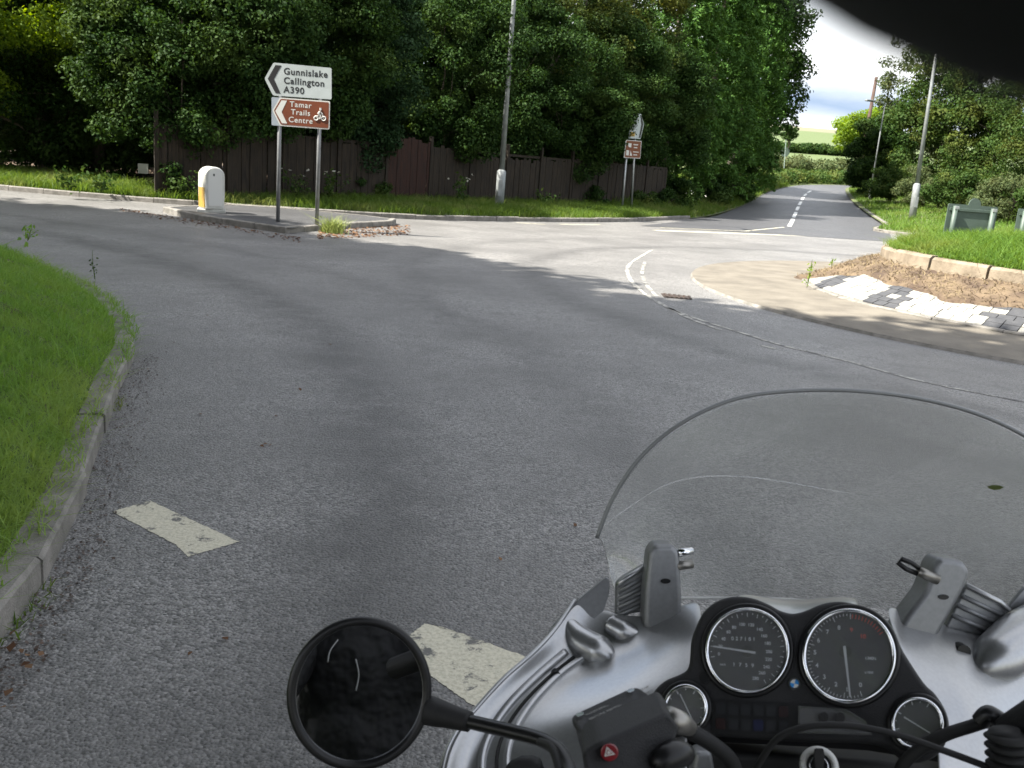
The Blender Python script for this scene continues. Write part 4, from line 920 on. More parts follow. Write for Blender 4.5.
def clear_mat(name, tint, gl, haze, rough=.03):
    m, n, l, b = newmat(name); n.remove(b)
    t = n.new('ShaderNodeBsdfTransparent'); t.inputs[0].default_value = rgba(tint)
    g = n.new('ShaderNodeBsdfGlossy'); g.inputs['Roughness'].default_value = rough; g.inputs[0].default_value = (1, 1, 1, 1)
    d = n.new('ShaderNodeBsdfDiffuse'); d.inputs[0].default_value = (.72, .73, .71, 1)
    ge = n.new('ShaderNodeNewGeometry'); dt = node(n, l, 'ShaderNodeVectorMath', {0: ge.outputs['Incoming'], 1: ge.outputs['Normal']}, operation='DOT_PRODUCT')
    ab = node(n, l, 'ShaderNodeMath', {0: dt.outputs['Value']}, operation='ABSOLUTE'); iv = node(n, l, 'ShaderNodeMath', {0: 1., 1: ab.outputs[0]}, operation='SUBTRACT')
    p5 = node(n, l, 'ShaderNodeMath', {0: iv.outputs[0], 1: 5.}, operation='POWER'); f = node(n, l, 'ShaderNodeMath', {0: p5.outputs[0], 1: .95, 2: .04}, operation='MULTIPLY_ADD')
    fa = node(n, l, 'ShaderNodeMath', {0: f.outputs[0], 1: gl}, operation='MULTIPLY', use_clamp=True)
    co = n.new('ShaderNodeTexCoord').outputs['Object']; tx = node(n, l, 'ShaderNodeTexNoise', {'Vector': co, 'Scale': 5., 'Detail': 6})
    df = node(n, l, 'ShaderNodeMath', {0: ramp(n, l, tx.outputs[0], .2, .8), 1: haze}, operation='MULTIPLY')  # diffuse grey veil standing in for sky reflections on windscreen and gauge lenses
    a = n.new('ShaderNodeMixShader'); l.new(df.outputs[0], a.inputs[0]); l.new(t.outputs[0], a.inputs[1]); l.new(d.outputs[0], a.inputs[2])
    c = n.new('ShaderNodeMixShader'); l.new(fa.outputs[0], c.inputs[0]); l.new(a.outputs[0], c.inputs[1]); l.new(g.outputs[0], c.inputs[2])
    l.new(c.outputs[0], n['Material Output'].inputs[0]); return m
M['mirror'] = mirror_mat(); M['screen'] = clear_mat('windscreen_plastic', (.95, .952, .948), 1.6, .40); M['lens'] = clear_mat('gauge_lens', (.96, .96, .97), 2.5, .10)
M['screen_line'] = clear_mat('windscreen_reflection_line', (.9, .9, .9), 2., .55)
M['screen_edge'] = M_('windscreen_cut_edge', (.16, .165, .165), .25)

bike = thing('motorcycle', 'silver touring motorcycle with clear windscreen and round gauges at the lower right', 'motorcycle', (.27, .75, 0))
def Dl(pts): return [D(*p) for p in pts]
def patch(name, rows, mat, parent, solid=.004, sub=3, extra=None):
    g = np.array([[D(*p) for p in r] for r in rows])
    if extra is not None: g = extra(g)
    return MB().grid(g).build(name, mat, parent, smooth=True, sub=sub, solid=solid)
def slab(name, poly, d, th, mat, parent, bevel=.003, dirv=None, angle=40):
    """poly of (px,py[,depth]) with real thickness running forward"""
    pts = [D(p[0], p[1], p[2] if len(p) > 2 else d) for p in poly]
    v = (CF if dirv is None else np.array(dirv))*th
    return MB().prism(pts, v).build(name, mat, parent, bevel=bevel, angle=angle)

from mathutils.bvhtree import BVHTree
def bvh_of(o):
    bpy.context.view_layer.update(); dg = bpy.context.evaluated_depsgraph_get(); dg.update(); e = o.evaluated_get(dg); me = e.to_mesh(); off = ORG[o.name]
    t = BVHTree.FromPolygons([tuple(np.array(v.co)+off) for v in me.vertices], [tuple(p.vertices) for p in me.polygons]); e.to_mesh_clear(); return t
def onsurf(t, px, py, off=0.):
    d = ray(px, py); h = t.ray_cast(Vector(CP), Vector(d)); 
    if h[0] is None: return D(px, py, .88)
    return np.array(h[0])-d/np.linalg.norm(d)*off
# --- windscreen
top = [(597, 538, 1.00), (613, 498, .995), (640, 458, .985), (680, 424, .975), (735, 399, .97), (800, 390.5, .97), (870, 392, .965), (940, 403, .96), (1000, 423, .955), (1052, 455, .95), (1092, 505, .945)]
bot = [(612, 592, 1.02), (640, 597, 1.06), (665, 598, 1.10), (700, 598, 1.14), (745, 598, 1.17), (800, 600, 1.185), (855, 606, 1.17), (905, 614, 1.14), (950, 622, 1.10), (1000, 635, 1.05), (1060, 645, .98)]
g = []
for v in np.linspace(0, 1, 9):
    row = []
    for i in range(11):
        a, b = D(*top[i]), D(*bot[i]); p = a*(1-v)+b*v; u = (i-5)/5
        p = p+CF*(.035*math.sin(math.pi*v)*(1-.4*u*u))+np.array([0, 0, .012])*math.sin(math.pi*v)
        row.append(p)
    g.append(row)
ws = MB().grid(g).build('windscreen', M['screen'], bike, smooth=True, sub=2, solid=.003)
ed = [D(*p) for p in top]; sp = smooth_path  # edge bead
def path3(pts, n=6):
    pts = [np.array(p, float) for p in pts]; out = []
    for i in range(len(pts)-1):
        p0 = pts[max(i-1, 0)]; p1 = pts[i]; p2 = pts[i+1]; p3 = pts[min(i+2, len(pts)-1)]
        for k in range(n):
            t = k/n; out.append(.5*((2*p1)+(-p0+p2)*t+(2*p0-5*p1+4*p2-p3)*t*t+(-p0+3*p1-3*p2+p3)*t**3))
    out.append(pts[-1]); return out
MB().tube(path3(ed), .0022, 8).build('edge', M['screen_edge'], ws, smooth=True)
MB().tube(path3([D(*p) for p in bot[2:7]]), .002, 6).build('lower_edge', M['keycap'], ws, smooth=True)

bW = bvh_of(ws)
P_ = path3([np.array([*p, 0.]) for p in ((602, 527), (628, 508), (664, 486), (700, 477), (745, 477), (790, 483), (835, 491), (880, 497))], 8)
MB().tube([onsurf(bW, a, b_, .0015) for a, b_, _ in P_], [.0003+.0005*math.sin(math.pi*i/(len(P_)-1)) for i in range(len(P_))], 6).build('reflection_line', M['screen_line'], ws, smooth=True)  # thin pale line painted in for a curved reflection on the screen
lf_ = MB().add([onsurf(bW, a, b_, .003) for a, b_ in ((1004, 487), (1000, 489.5), (994, 490), (989, 488.5), (987, 486.5), (993, 485), (999, 485.2))], [tuple(range(7))]).build('stuck_leaf', M['leaf_birch'], ws)
# --- fairing, left
FL = [
 [(575, 600, .985), (592, 604, .985), (612, 612, .975), (645, 618, .965), (680, 606, .96), (700, 598, .96)],
 [(556, 628, .955), (575, 634, .962), (602, 642, .955), (640, 640, .94), (680, 628, .925), (703, 618, .92)],
 [(534, 652, .93), (552, 662, .942), (580, 668, .938), (625, 662, .915), (665, 650, .90), (697, 640, .89)],
 [(503, 679, .905), (522, 686, .915), (548, 692, .905), (600, 688, .885), (650, 676, .87), (694, 668, .86)],
 [(474, 711, .88), (494, 716, .89), (520, 722, .875), (572, 716, .855), (630, 706, .84), (690, 700, .83)],
 [(453, 738, .855), (476, 744, .868), (503, 750, .85), (556, 748, .83), (620, 744, .82), (690, 740, .81)],
 [(442, 772, .83), (464, 776, .845), (492, 782, .828), (548, 790, .81), (615, 790, .80), (690, 790, .79)],
 [(440, 830, .80), (462, 836, .82), (490, 842, .80), (548, 850, .785), (615, 850, .775), (690, 850, .765)]]
patch('fairing_panel', FL, M['silver'], bike, .004)
side = [[D(*r[0])+np.array(o) for o in ((0, 0, 0), (-.012, .02, -.03), (-.01, .05, -.14), (.02, .08, -.32), (.07, .10, -.55))] for r in FL]
MB().grid(side).build('fairing_side', M['silver'], bike, smooth=True, sub=2, solid=.004)
bL = bvh_of(bpy.data.objects['fairing_panel'])
# moulded ridge lines on the inner panel
def sline(name, t, pts, rad, mat, off=.0005, n=6):
    P = path3([np.array([*p, 0.]) for p in pts], n); return MB().tube([onsurf(t, a, b_, off) for a, b_, _ in P], rad, 8).build(name, mat, bike, smooth=True)
sline('ridge', bL, [(586, 655), (560, 674), (533, 702), (515, 730), (507, 756), (508, 790)], .0035, M['silver'])
sline('groove_seal', bL, [(574, 657), (548, 678), (522, 705), (505, 731), (497, 757), (498, 790)], .0018, M['rubber'], .0)
sline('ridge', bL, [(566, 652), (538, 676), (510, 704), (491, 732), (482, 758), (482, 790)], .0045, M['silver'])
# white edge trim along outside of the fairing
MB().tube(path3([D(*r[0]) for r in FL]), .0022, 8).build('edge_bead', M['silver'], bike, smooth=True)
# wind deflector blade
slab('deflector_blade', roundpoly([(538, 655, .95), (552, 626, .97), (578, 600, .985), (609, 575, .99), (610, 592, .985), (600, 622, .97), (580, 646, .955)], 8), 1, .006, M['silver_mat'], bike, .002)
# moulded pods
def pod(name, pts, rads, mat=None): return MB().tube(path3([D(*p) for p in pts], 4), [np.interp(t, np.linspace(0, 1, len(rads)), rads) for t in np.linspace(0, 1, (len(pts)-1)*4+1)], 16).build(name, mat or M['silver'], bike, smooth=True, sub=1)
pod('moulded_pod', [(566, 622, .975), (580, 640, .955), (600, 652, .94), (614, 660, .93)], [.008, .015, .017, .005])
pod('moulded_pod', [(1050, 618, .96), (1022, 640, .93), (995, 660, .91), (976, 672, .90)], [.024, .029, .025, .007])
pod('bracket_foot', [(608, 622, .965), (624, 632, .955), (640, 636, .95)], [.010, .013, .006])
# recessed bolt holes
bR = None
for (x, y, r) in ((619, 634, .0065), (556, 677, .0055)):
    c = onsurf(bL, x, y, .001); MB().tube([c, c+CF*.012], r, 14).build('recessed_bolt', M['blackg'], bike, smooth=False)
# --- fairing, right
FR = [
 [(882, 600, .96), (905, 612, .955), (935, 622, .95), (975, 630, .96), (1020, 628, .98), (1075, 625, 1.0)],
 [(895, 640, .90), (920, 645, .905), (950, 648, .91), (985, 652, .92), (1030, 655, .93), (1080, 660, .95)],
 [(915, 680, .865), (935, 680, .87), (962, 682, .872), (995, 688, .885), (1040, 698, .90), (1090, 710, .92)],
 [(935, 720, .835), (955, 718, .84), (978, 720, .842), (1006, 726, .85), (1050, 740, .87), (1100, 755, .89)],
 [(938, 765, .80), (962, 765, .81), (988, 768, .815), (1015, 775, .82), (1060, 790, .84), (1110, 800, .86)],
 [(938, 830, .77), (962, 830, .78), (988, 835, .79), (1015, 840, .79), (1060, 850, .81), (1110, 860, .83)]]
fr_o = patch('fairing_panel', FR, M['silver'], bike, .004); bR = bvh_of(fr_o)
c = onsurf(bR, 964, 652, .001); MB().tube([c, c+CF*.012], .007, 14).build('recessed_bolt', M['blackg'], bike)
side = [[D(*r[-1])+np.array(o) for o in ((0, 0, 0), (.02, .02, -.03), (.02, .05, -.14), (-.02, .08, -.32), (-.07, .10, -.55))] for r in FR]
MB().grid(side).build('fairing_side', M['silver'], bike, smooth=True, sub=2, solid=.004)
slab('deflector_blade', roundpoly([(1000, 618), (1024, 588), (1070, 560), (1085, 600), (1060, 640), (1012, 640)], 8), .96, .006, M['silver_mat'], bike, .002)
# silver cowl seen between the gauge humps
patch('cowl_top', [[(735, 592, .93), (765, 597, .95), (795, 601, .96), (825, 597, .95), (860, 596, .93)], [(735, 604, .89), (765, 606, .90), (795, 609, .90), (825, 606, .895), (860, 608, .88)], [(735, 625, .86), (765, 628, .86), (795, 630, .86), (825, 630, .86), (860, 630, .86)]], M['silver'], bike)

# --- screen brackets
def bracket(poly, d, th, hole, label=None):
    o = slab('screen_bracket', roundpoly(poly, 6, 4), d, th, M['silver_mat'], bike, .007, angle=50)
    if label: o['label'] = label
    c = D(hole[0], hole[1], d-.0005); m = MB(); m.prism([c+CR*.0052*math.cos(t)+CU*.0026*math.sin(t) for t in np.linspace(0, 2*math.pi, 16)[:-1]], CF*-.0008); m.build('slot', M['blackg'], o)
    return o
lb_ = bracket([(649, 553), (655, 545), (674, 545), (680, 552), (682.5, 600), (681, 628), (676, 635), (649, 634), (643.5, 626), (645, 590)], .945, .035, (665.5, 581))
rb_ = bracket([(935, 566), (941, 558), (964, 561), (971, 571), (967, 586), (944, 628), (932, 650), (900, 645), (896, 636), (906, 618), (926, 592)], .925, .035, (943.5, 597))
MB().tube([D(676, 566, .95), D(692, 564, .955)], .0048, 12).build('knob', M['bolt'], lb_, smooth=True)
MB().tube([D(678, 553, .95), D(692, 551, .955)], .0042, 10).build('screw', M['chrome'], lb_, smooth=True)
MB().tube([D(679, 622, .95), D(687, 617, .955), D(684, 609, .955)], .0045, 10).build('screw', M['bolt'], lb_, smooth=True)
MB().tube([D(938, 580, .92), D(925, 574, .92), D(918, 571, .92)], .0052, 12).build('knob', M['bolt'], rb_, smooth=True)
MB().tube([D(918, 574, .92), D(906, 569, .92), D(898, 563, .92), D(902, 559, .92), D(912, 563, .92), D(922, 570, .92)], .0026, 8).build('latch_loop', M['blackg'], rb_, smooth=True)
# finned panels
def fins(poly, d, rows, dirv):
    o = slab('finned_panel', poly, d, .02, M['silver_mat'], bike, .003)
    for a, b in rows: MB().tube([D(a[0], a[1], d-.001), D(b[0], b[1], d-.001)], .0026, 8).build('fin', M['silver_mat'], o, smooth=True)
    return o
fins([(617, 585), (625, 578), (646, 566), (648, 612), (632, 614), (616, 620)], .975, [((618, 592), (646, 576)), ((618, 600), (646, 585)), ((618, 608), (646, 594)), ((617, 616), (646, 603))], None)
MB().tube([D(617, 586, .972), D(625, 579, .972), D(646, 566, .972)], .0026, 8).build('edge_bead', M['silver'], bike, smooth=True)
fins([(966, 586), (1008, 608), (1006, 616), (990, 639), (946, 628)], .945, [((962, 596), (1002, 615)), ((957, 605), (998, 624)), ((952, 615), (993, 633))], None)
MB().tube([D(966, 585, .942), D(1000, 602, .942), D(1009, 610, .942)], .0028, 8).build('edge_bead', M['silver'], bike, smooth=True)

# --- instrument panel
O_ = D(797, 654, .80); nQ = -ray(797, 654); nQ /= np.linalg.norm(nQ); nQ = nQ+np.array([0, 0, .10]); nQ /= np.linalg.norm(nQ)
def Q(px, py, h=0.): 
    d = ray(px, py); t = ((O_+nQ*h-CP)@nQ)/(d@nQ); return CP+d*t
xQ = Q(848, 656)-Q(747, 651); xQ /= np.linalg.norm(xQ); yQ = np.cross(nQ, xQ); PXM = np.linalg.norm(Q(848, 654)-Q(748, 654))/100
sil = [(690, 650), (691, 640), (695, 628), (703, 612), (716, 601), (733, 596), (752, 597.5), (769, 604), (780, 610), (793, 613), (806, 610), (822, 603.5), (840, 601), (860, 605), (877, 615), (892, 631), (903, 650), (924, 682), (936, 694), (947, 712), (950, 730), (944, 748), (930, 760), (910, 762), (880, 745), (800, 742), (712, 736), (695, 733), (672, 738), (656, 730), (649, 712), (652, 694), (664, 681), (680, 674), (688, 667)]
sil = [(float(a), float(b)) for a, b in path3([np.array([*p, 0])[:2] for p in sil+[sil[0]]], 4)][:-1]
m = MB(); m.prism([Q(a, b) for a, b in sil], -nQ*.05); ip_ = m.build('instrument_panel', M['blackp'], bike, bevel=.006, angle=50)
def disc(name, cx, cy, rx, ry, h, mat, parent, th=.001, n=64):
    m = MB(); m.prism([Q(cx+rx*math.cos(t), cy+ry*math.sin(t), h) for t in np.linspace(0, 2*math.pi, n, endpoint=False)], -nQ*th); return m.build(name, mat, parent)
def ringt(name, cx, cy, rx, ry, h, rad, mat, parent, n=72):
    pts = [Q(cx+rx*math.cos(t), cy+ry*math.sin(t), h) for t in np.linspace(0, 2*math.pi, n+1)]; return MB().tube(pts, rad, 10, caps=False).build(name, mat, parent, smooth=True)
def qt(s, px, py, sz, parent, mat='ink', h=.0045, rot=0., bold=.02):
    c, s_ = math.cos(rot), math.sin(rot); x = xQ*c+yQ*s_; y = yQ*c-xQ*s_
    return text('numeral', s, sz*PXM*1.35, Q(px, py, h), x, y, nQ, M[mat], parent, bold, 'CENTER', .0002)
def qline(name, a, b, w_, mat, parent, h=.005, w2=None):
    A, Bq = Q(*a, h), Q(*b, h); t = (Bq-A)/np.linalg.norm(Bq-A); s = np.cross(nQ, t); w2 = w_ if w2 is None else w2
    return MB().prism([A-s*w_/2*PXM, Bq-s*w2/2*PXM, Bq+s*w2/2*PXM, A+s*w_/2*PXM], nQ*.0004).build(name, M[mat], parent)
def ticks(parent, cx, cy, rx, ry, a0, a1, n, lens=(.86, .95), w_=.8, big=2):
    m = MB()
    for k in range(n):
        a = R_(a0+(a1-a0)*k/(n-1)); i = lens[0] if k % big == 0 else (lens[0]+lens[1])/2+.01
        A = Q(cx+rx*i*math.cos(a), cy+ry*i*math.sin(a), .0046); B = Q(cx+rx*lens[1]*math.cos(a), cy+ry*lens[1]*math.sin(a), .0046); t = (B-A)/np.linalg.norm(B-A); s = np.cross(nQ, t)*w_/2*PXM
        m.prism([A-s, B-s, B+s, A+s], nQ*.0003)
    return m.build('scale_ticks', M['ink'], parent)
def gauge(name, cx, cy, rx, ry, bez, lab=None, well=3.2):
    gd = disc(name, cx, cy, rx-1, ry-1, .004, M['dial'], bike, .004)
    if lab: gd['label'] = lab
    ringt('surround', cx, cy, rx+well, ry+well, .002, well*PXM, M['blackg'], gd); ringt('bezel', cx, cy, rx, ry, .0085, bez*1.25*PXM, M['chrome'], gd)
    m = MB(); m.grid([[Q(cx+(rx-.8)*math.cos(t), cy+(ry-.8)*math.sin(t), h) for t in np.linspace(0, 2*math.pi, 73)] for h in (.004, .0085)]); m.build('inner_wall', M['blackg'], gd, smooth=True)
    return gd
def lens(gd, cx, cy, rx, ry):
    disc('lens', cx, cy, rx-1, ry-1, .0085, M['lens'], gd, .0008)
sp_ = gauge('speedometer', 747.4, 650.5, 40.5, 41.3, 1.3, 'left round gauge with three digit scale and two number windows')
for s_, x, y in (('0', 719, 654), ('20', 720.5, 646.5), ('40', 723.5, 639), ('60', 728.5, 632), ('80', 734, 627.5), ('100', 742, 624.5), ('120', 751, 625), ('140', 759.5, 629.5), ('160', 764, 636), ('180', 767.5, 643.5), ('200', 769, 651.8), ('220', 768.5, 659.5), ('240', 766.5, 667), ('260', 762, 673), ('280', 755.5, 678.5)): qt(s_, x, y, 3.3, sp_)
ticks(sp_, 747.4, 650.5, 38.5, 39.3, -190, 60, 31, (.86, .96), .7)
for q in ((-184, .77, .95), (-176, .77, .95), (-168, .77, .95)):
    pass
for i, ch in enumerate('027181'): qt(ch, 732.5+i*4.3, 638.6+i*.15, 3.8, sp_)
for i, ch in enumerate('1759'): qt(ch, 734+i*6.2, 664.4+i*.45, 3.8, sp_)
qt('km/h', 723, 664.5, 2.2, sp_)
disc('needle_hub', 747.4, 651.5, 6, 6, .0066, M['blackg'], sp_, .002)
qline('needle', (755.5, 652.8), (713.5, 646.3), 2.3, 'ink', sp_, .0072, 1.4)
lens(sp_, 747.4, 650.5, 40.5, 41.3)
tg = gauge('tachometer', 849, 656, 45, 45.8, 1.5, 'larger right round gauge numbered 0 to 8 with red marks')
for s_, x, y, mt in (('0', 860.5, 685, 'ink'), ('1', 847, 689.5, 'ink'), ('2', 836, 684.5, 'ink'), ('3', 824.4, 677, 'ink'), ('4', 817, 665.5, 'ink'), ('5', 815, 652.5, 'ink'), ('6', 818.5, 640.5, 'ink'), ('7', 827.5, 632, 'ink'), ('8', 839, 627.8, 'ink'), ('9', 851.5, 630, 'inkred'), ('10', 863, 636.5, 'inkred')): qt(s_, x, y, 4.4, tg, mt)
ticks(tg, 849, 656, 43.3, 44, 72, 272, 41, (.84, .96), .7, 5)
for a in range(275, 330, 5):
    a_ = R_(a); o = qline('red_tick', (849+37*math.cos(a_), 656+37.5*math.sin(a_)), (849+41*math.cos(a_), 656+41.8*math.sin(a_)), .9, 'inkred', tg, .0046)
qt('1/MIN', 870.5, 658.5, 3.1, tg); qt('x1000', 869, 672.5, 2.4, tg)
disc('needle_hub', 845, 652, 6.5, 6.5, .0066, M['blackg'], tg, .002)
qline('needle', (844.3, 646), (850.2, 697), 2.5, 'ink', tg, .0072, 1.6)
lens(tg, 849, 656, 45, 45.8)
ck = gauge('clock', 685.8, 708, 20.5, 22, 1.6, 'small left gauge half hidden behind the switch housing', 3); qline('needle', (680, 694), (694, 723), 1.2, 'ink', ck, .0072, .9)
ticks(ck, 685.8, 708, 19, 20.5, 0, 330, 12, (.78, .95), 1.1); lens(ck, 685.8, 708, 20.5, 22)
fg = gauge('fuel_gauge', 917.5, 723.5, 24.5, 24.8, 1.2, 'small right gauge with needle', 3); qline('needle', (904, 717), (930, 733), 1.4, 'ink', fg, .0072, 1.); ticks(fg, 917.5, 723.5, 23.5, 23.8, 120, 300, 9, (.8, .95), .9); lens(fg, 917.5, 723.5, 24.5, 24.8)
# round badge
bd = disc('badge', 794.5, 683.6, 6.4, 6.6, .0015, M['chrome'], bike, .0015)
disc('badge_ring', 794.5, 683.6, 6.0, 6.2, .0021, M['sign_black'], bd, .0005)
for k in range(4):
    a0 = R_(k*90+14); pts = [Q(794.5, 683.6, .0027)]+[Q(794.5+4.2*math.cos(a0+t), 683.6+4.2*math.sin(a0+t), .0027) for t in np.linspace(0, math.pi/2, 8)]
    MB().prism(pts, -nQ*.0004).build('badge_quarter', M['blue'] if k % 2 else M['sign_letter'], bd)
# warning lamp window
wl = MB().prism([Q(a, b, .002) for a, b in roundpoly([(712, 700), (850, 706), (872, 716), (880, 730), (876, 738), (712, 733)], 4)], -nQ*.004).build('warning_lamp_panel', M['blackg'], bike)
for r in range(2):
    for k in range(6):
        x, y = 720.5+k*12.6, 708.5+r*15+k*.6; mt = 'lampred' if (r, k) in ((1, 0), (0, 5)) else 'lampblue' if (r, k) == (1, 3) else 'lampoff'
        MB().prism([Q(a, b, .003) for a, b in roundpoly([(x-4.8, y-5.6), (x+4.8, y-5.3), (x+4.8, y+5.8), (x-4.8, y+5.4)], 1.5, 2)], -nQ*.001).build('warning_lens', M[mt], wl)
MB().prism([Q(a, b, .003) for a, b in ((800, 708), (842, 711), (862, 722), (868, 733), (800, 731))], -nQ*.0008).build('display_window', M['dial'], wl)
MB().prism([Q(a, b, .0042) for a, b in ((798, 706), (846, 709), (866, 721), (872, 735), (798, 733))], -nQ*.0008).build('display_lens', M['lens'], wl)
for x, y in ((824, 717), (840.5, 717.5)): disc('reset_button', x, y, 4.6, 4.8, .010, M['blackp'], wl, .008, 20)
disc('panel_screw', 705.5, 677.5, 5, 5, .002, M['blackg'], bike, .002, 20)
# black sheet added for the shade below the dash; yoke and bracket
slab('dark_infill', [(640, 725), (700, 728), (960, 742), (1000, 790), (1010, 1000), (560, 1000), (610, 780)], .90, .02, M['blackp'], bike, .004)
slab('fork_yoke', [(690, 752), (780, 756), (880, 762), (960, 775), (960, 860), (690, 860)], .80, .03, M['rubber'], bike, .006)
slab('steering_bracket', [(696, 752), (712, 752), (716, 775), (690, 790)], .76, .02, M['silver_mat'], bike, .004)
# ignition lock and key
c = D(819, 766, .745); n_ = -ray(819, 766); n_ /= np.linalg.norm(n_)
def ringw(name, c, r, t, mat, par, n=28): 
    a = np.cross(n_, [0, 0, 1.]); a /= np.linalg.norm(a); b = np.cross(n_, a); return MB().tube([c+(a*math.cos(q)+b*math.sin(q))*r for q in np.linspace(0, 2*math.pi, n+1)], t, 10, caps=False).build(name, mat, par, smooth=True)
il = MB().tube([c, c-n_*.02], [.0125, .0135], 24).build('ignition_lock', M['blackg'], bike)
ringw('collar', c, .0125, .0028, M['keycap'], il); ringw('inner_ring', c+n_*.001, .0068, .0009, M['chrome'], il)
MB().prism([c+CR*a+CU*b+n_*.002 for a, b in ((-.003, -.004), (.003, -.004), (.0045, .008), (.0035, .014), (-.0035, .014), (-.0045, .008))], n_*.022).build('key', M['rubber'], il, bevel=.0012)

# --- cables
def cable(name, pts, r, mat='rubber', lab=None):
    o = MB().tube(path3([D(*p) for p in pts], 8), r, 12).build(name, M[mat], bike, smooth=True); return o
cable('cable', [(745, 790, .74), (760, 762, .735), (778, 738, .73), (805, 727, .725), (838, 725, .72), (872, 729, .715), (905, 737, .71), (945, 751, .70), (985, 766, .69), (1030, 785, .68)], .0026)
cable('brake_hose', [(895, 790, .74), (903, 765, .735), (920, 749, .73), (945, 735, .725), (972, 726, .72), (990, 720, .715)], .0050)
cable('banjo_union', [(980, 722, .715), (988, 714, .712), (998, 719, .71), (1010, 727, .705), (1030, 735, .70)], .0068, 'blackg')
cable('wiring_loom', [(674, 722, .70), (690, 731, .705), (712, 744, .715), (730, 760, .725), (740, 785, .735)], .0062)
cable('thin_cable', [(560, 772, .62), (552, 748, .64), (540, 742, .66)], .003)
for k in range(6):
    c = D(1008+.6*k, 738+k*9, .68); MB().tube([c-CU*.0035, c, c+CU*.0035], [.011, .0165, .011], 20).build('rubber_boot_ring', M['rubber'], bike, smooth=True)
MB().tube([D(1004, 730, .682), D(1016, 800, .68)], .011, 16).build('rubber_boot', M['rubber'], bike, smooth=True)
MB().tube([D(1010, 735, .70), D(1060, 700, .68), D(1150, 720, .62)], .014, 16).build('switch_cluster', M['blackp'], bike, smooth=True)

# --- left switch housing with fluid reservoir
A_, B_, C_, E_ = D(588, 743, .615), D(666, 706, .635), D(569, 716, .66), D(636, 685, .675)
def q3(u, v, up=0.):
    p = A_*(1-u)*(1-v)+B_*u*(1-v)+C_*(1-u)*v+E_*u*v; n = np.cross(B_-A_, C_-A_); n /= np.linalg.norm(n); return p+n*up
nn_ = np.cross(B_-A_, C_-A_); nn_ /= np.linalg.norm(nn_)
if nn_[2] < 0: nn_ = -nn_
def q4(u, v, up): p = A_*(1-u)*(1-v)+B_*u*(1-v)+C_*(1-u)*v+E_*u*v; return p+nn_*up
rp = roundpoly([(0, 0), (1, 0), (1, 1), (0, 1)], .16, 5)
rs_ = MB().prism([q4(u*.98+.01, v*.96+.02, -.007) for u, v in rp], -nn_*.032).build('fluid_reservoir', M['blackg'], bike, bevel=.004, angle=50)
lid = MB().prism([q4(u, v, 0) for u, v in rp], -nn_*.0065).build('lid', M['blackp'], rs_, bevel=.002, angle=50)
for u, v in ((.10, .2), (.12, .83), (.9, .2), (.86, .84)):
    c = q4(u, v, 0); MB().tube([c-nn_*.001, c+nn_*.0018], .0030, 14).build('screw', M['chrome'], rs_, smooth=False)
xl = (B_-A_)/np.linalg.norm(B_-A_); yl = np.cross(nn_, xl)
for i, s_ in enumerate(('WARNING  CLEAN FILLER CAP', 'BEFORE REMOVING  USE ONLY', 'DOT 4 BRAKE FLUID FROM', 'A SEALED CONTAINER')):
    text('moulded_lettering', s_, .0038, q4(.18, .78-.17*i, .0002), xl, yl, nn_, M['bolt'], rs_, 0, 'LEFT', .00015)
hs = slab('switch_housing', roundpoly([(583, 752, .60), (600, 742, .598), (668, 712, .615), (680, 728, .62), (672, 750, .61), (650, 775, .60), (640, 800, .59), (590, 800, .585)], 5), .6, .045, M['blackp'], bike, .005)
c = D(609.5, 752.5, .592); nb_ = -ray(609, 752); nb_ /= np.linalg.norm(nb_); hx = CR; hy = CU
hz_ = MB().prism([c+(CR*math.cos(t)+CU*math.sin(t))*.0058 for t in np.linspace(0, 2*math.pi, 24, endpoint=False)], -nb_*.008).build('hazard_button', M['red'], hs, bevel=.001)
tri = [(-.0032, -.0026), (.0036, -.0012), (-.0018, .0038)]
def trip(s, o): cx = sum(a for a, b in tri)/3; cy = sum(b for a, b in tri)/3; return [c+nb_*o+CR*(cx+(a-cx)*s)+CU*(cy+(b-cy)*s) for a, b in tri]
MB().prism(trip(1.0, .0009), -nb_*.0003).build('hazard_triangle', M['sign_letter'], hs); MB().prism(trip(.62, .0013), -nb_*.0003).build('triangle_inset', M['red'], hs); MB().prism(trip(.38, .0017), -nb_*.0003).build('triangle_core', M['sign_letter'], hs)
MB().tube([D(652, 770, .60), D(664, 757, .60), D(682, 751, .61), D(690, 758, .615)], [.006, .010, .010, .006], 14).build('lever_pivot', M['blackg'], bike, smooth=True, sub=1)
MB().tube([D(668, 716, .625), D(679, 722, .63), D(690, 728, .64)], [.007, .008, .0055], 12).build('hose_union', M['bolt'], bike, smooth=True)
MB().tube([D(650, 790, .60), D(600, 800, .59), D(520, 880, .53), D(440, 990, .47)], [.011, .012, .0165, .0165], 16).build('grip', M['rubber'], bike, smooth=True)
MB().tube([D(650, 790, .62), D(720, 800, .72), D(800, 800, .76), D(900, 800, .74), D(1010, 790, .69), D(1120, 850, .60), D(1200, 980, .52)], [.011]*5+[.0165]*2, 14).build('handlebar', M['blackg'], bike, smooth=True)
MB().tube([D(505, 775, .74), D(522, 764, .74), D(545, 768, .735)], [.006, .010, .008], 12).build('cable_guide', M['rubber'], bike, smooth=True, sub=1)

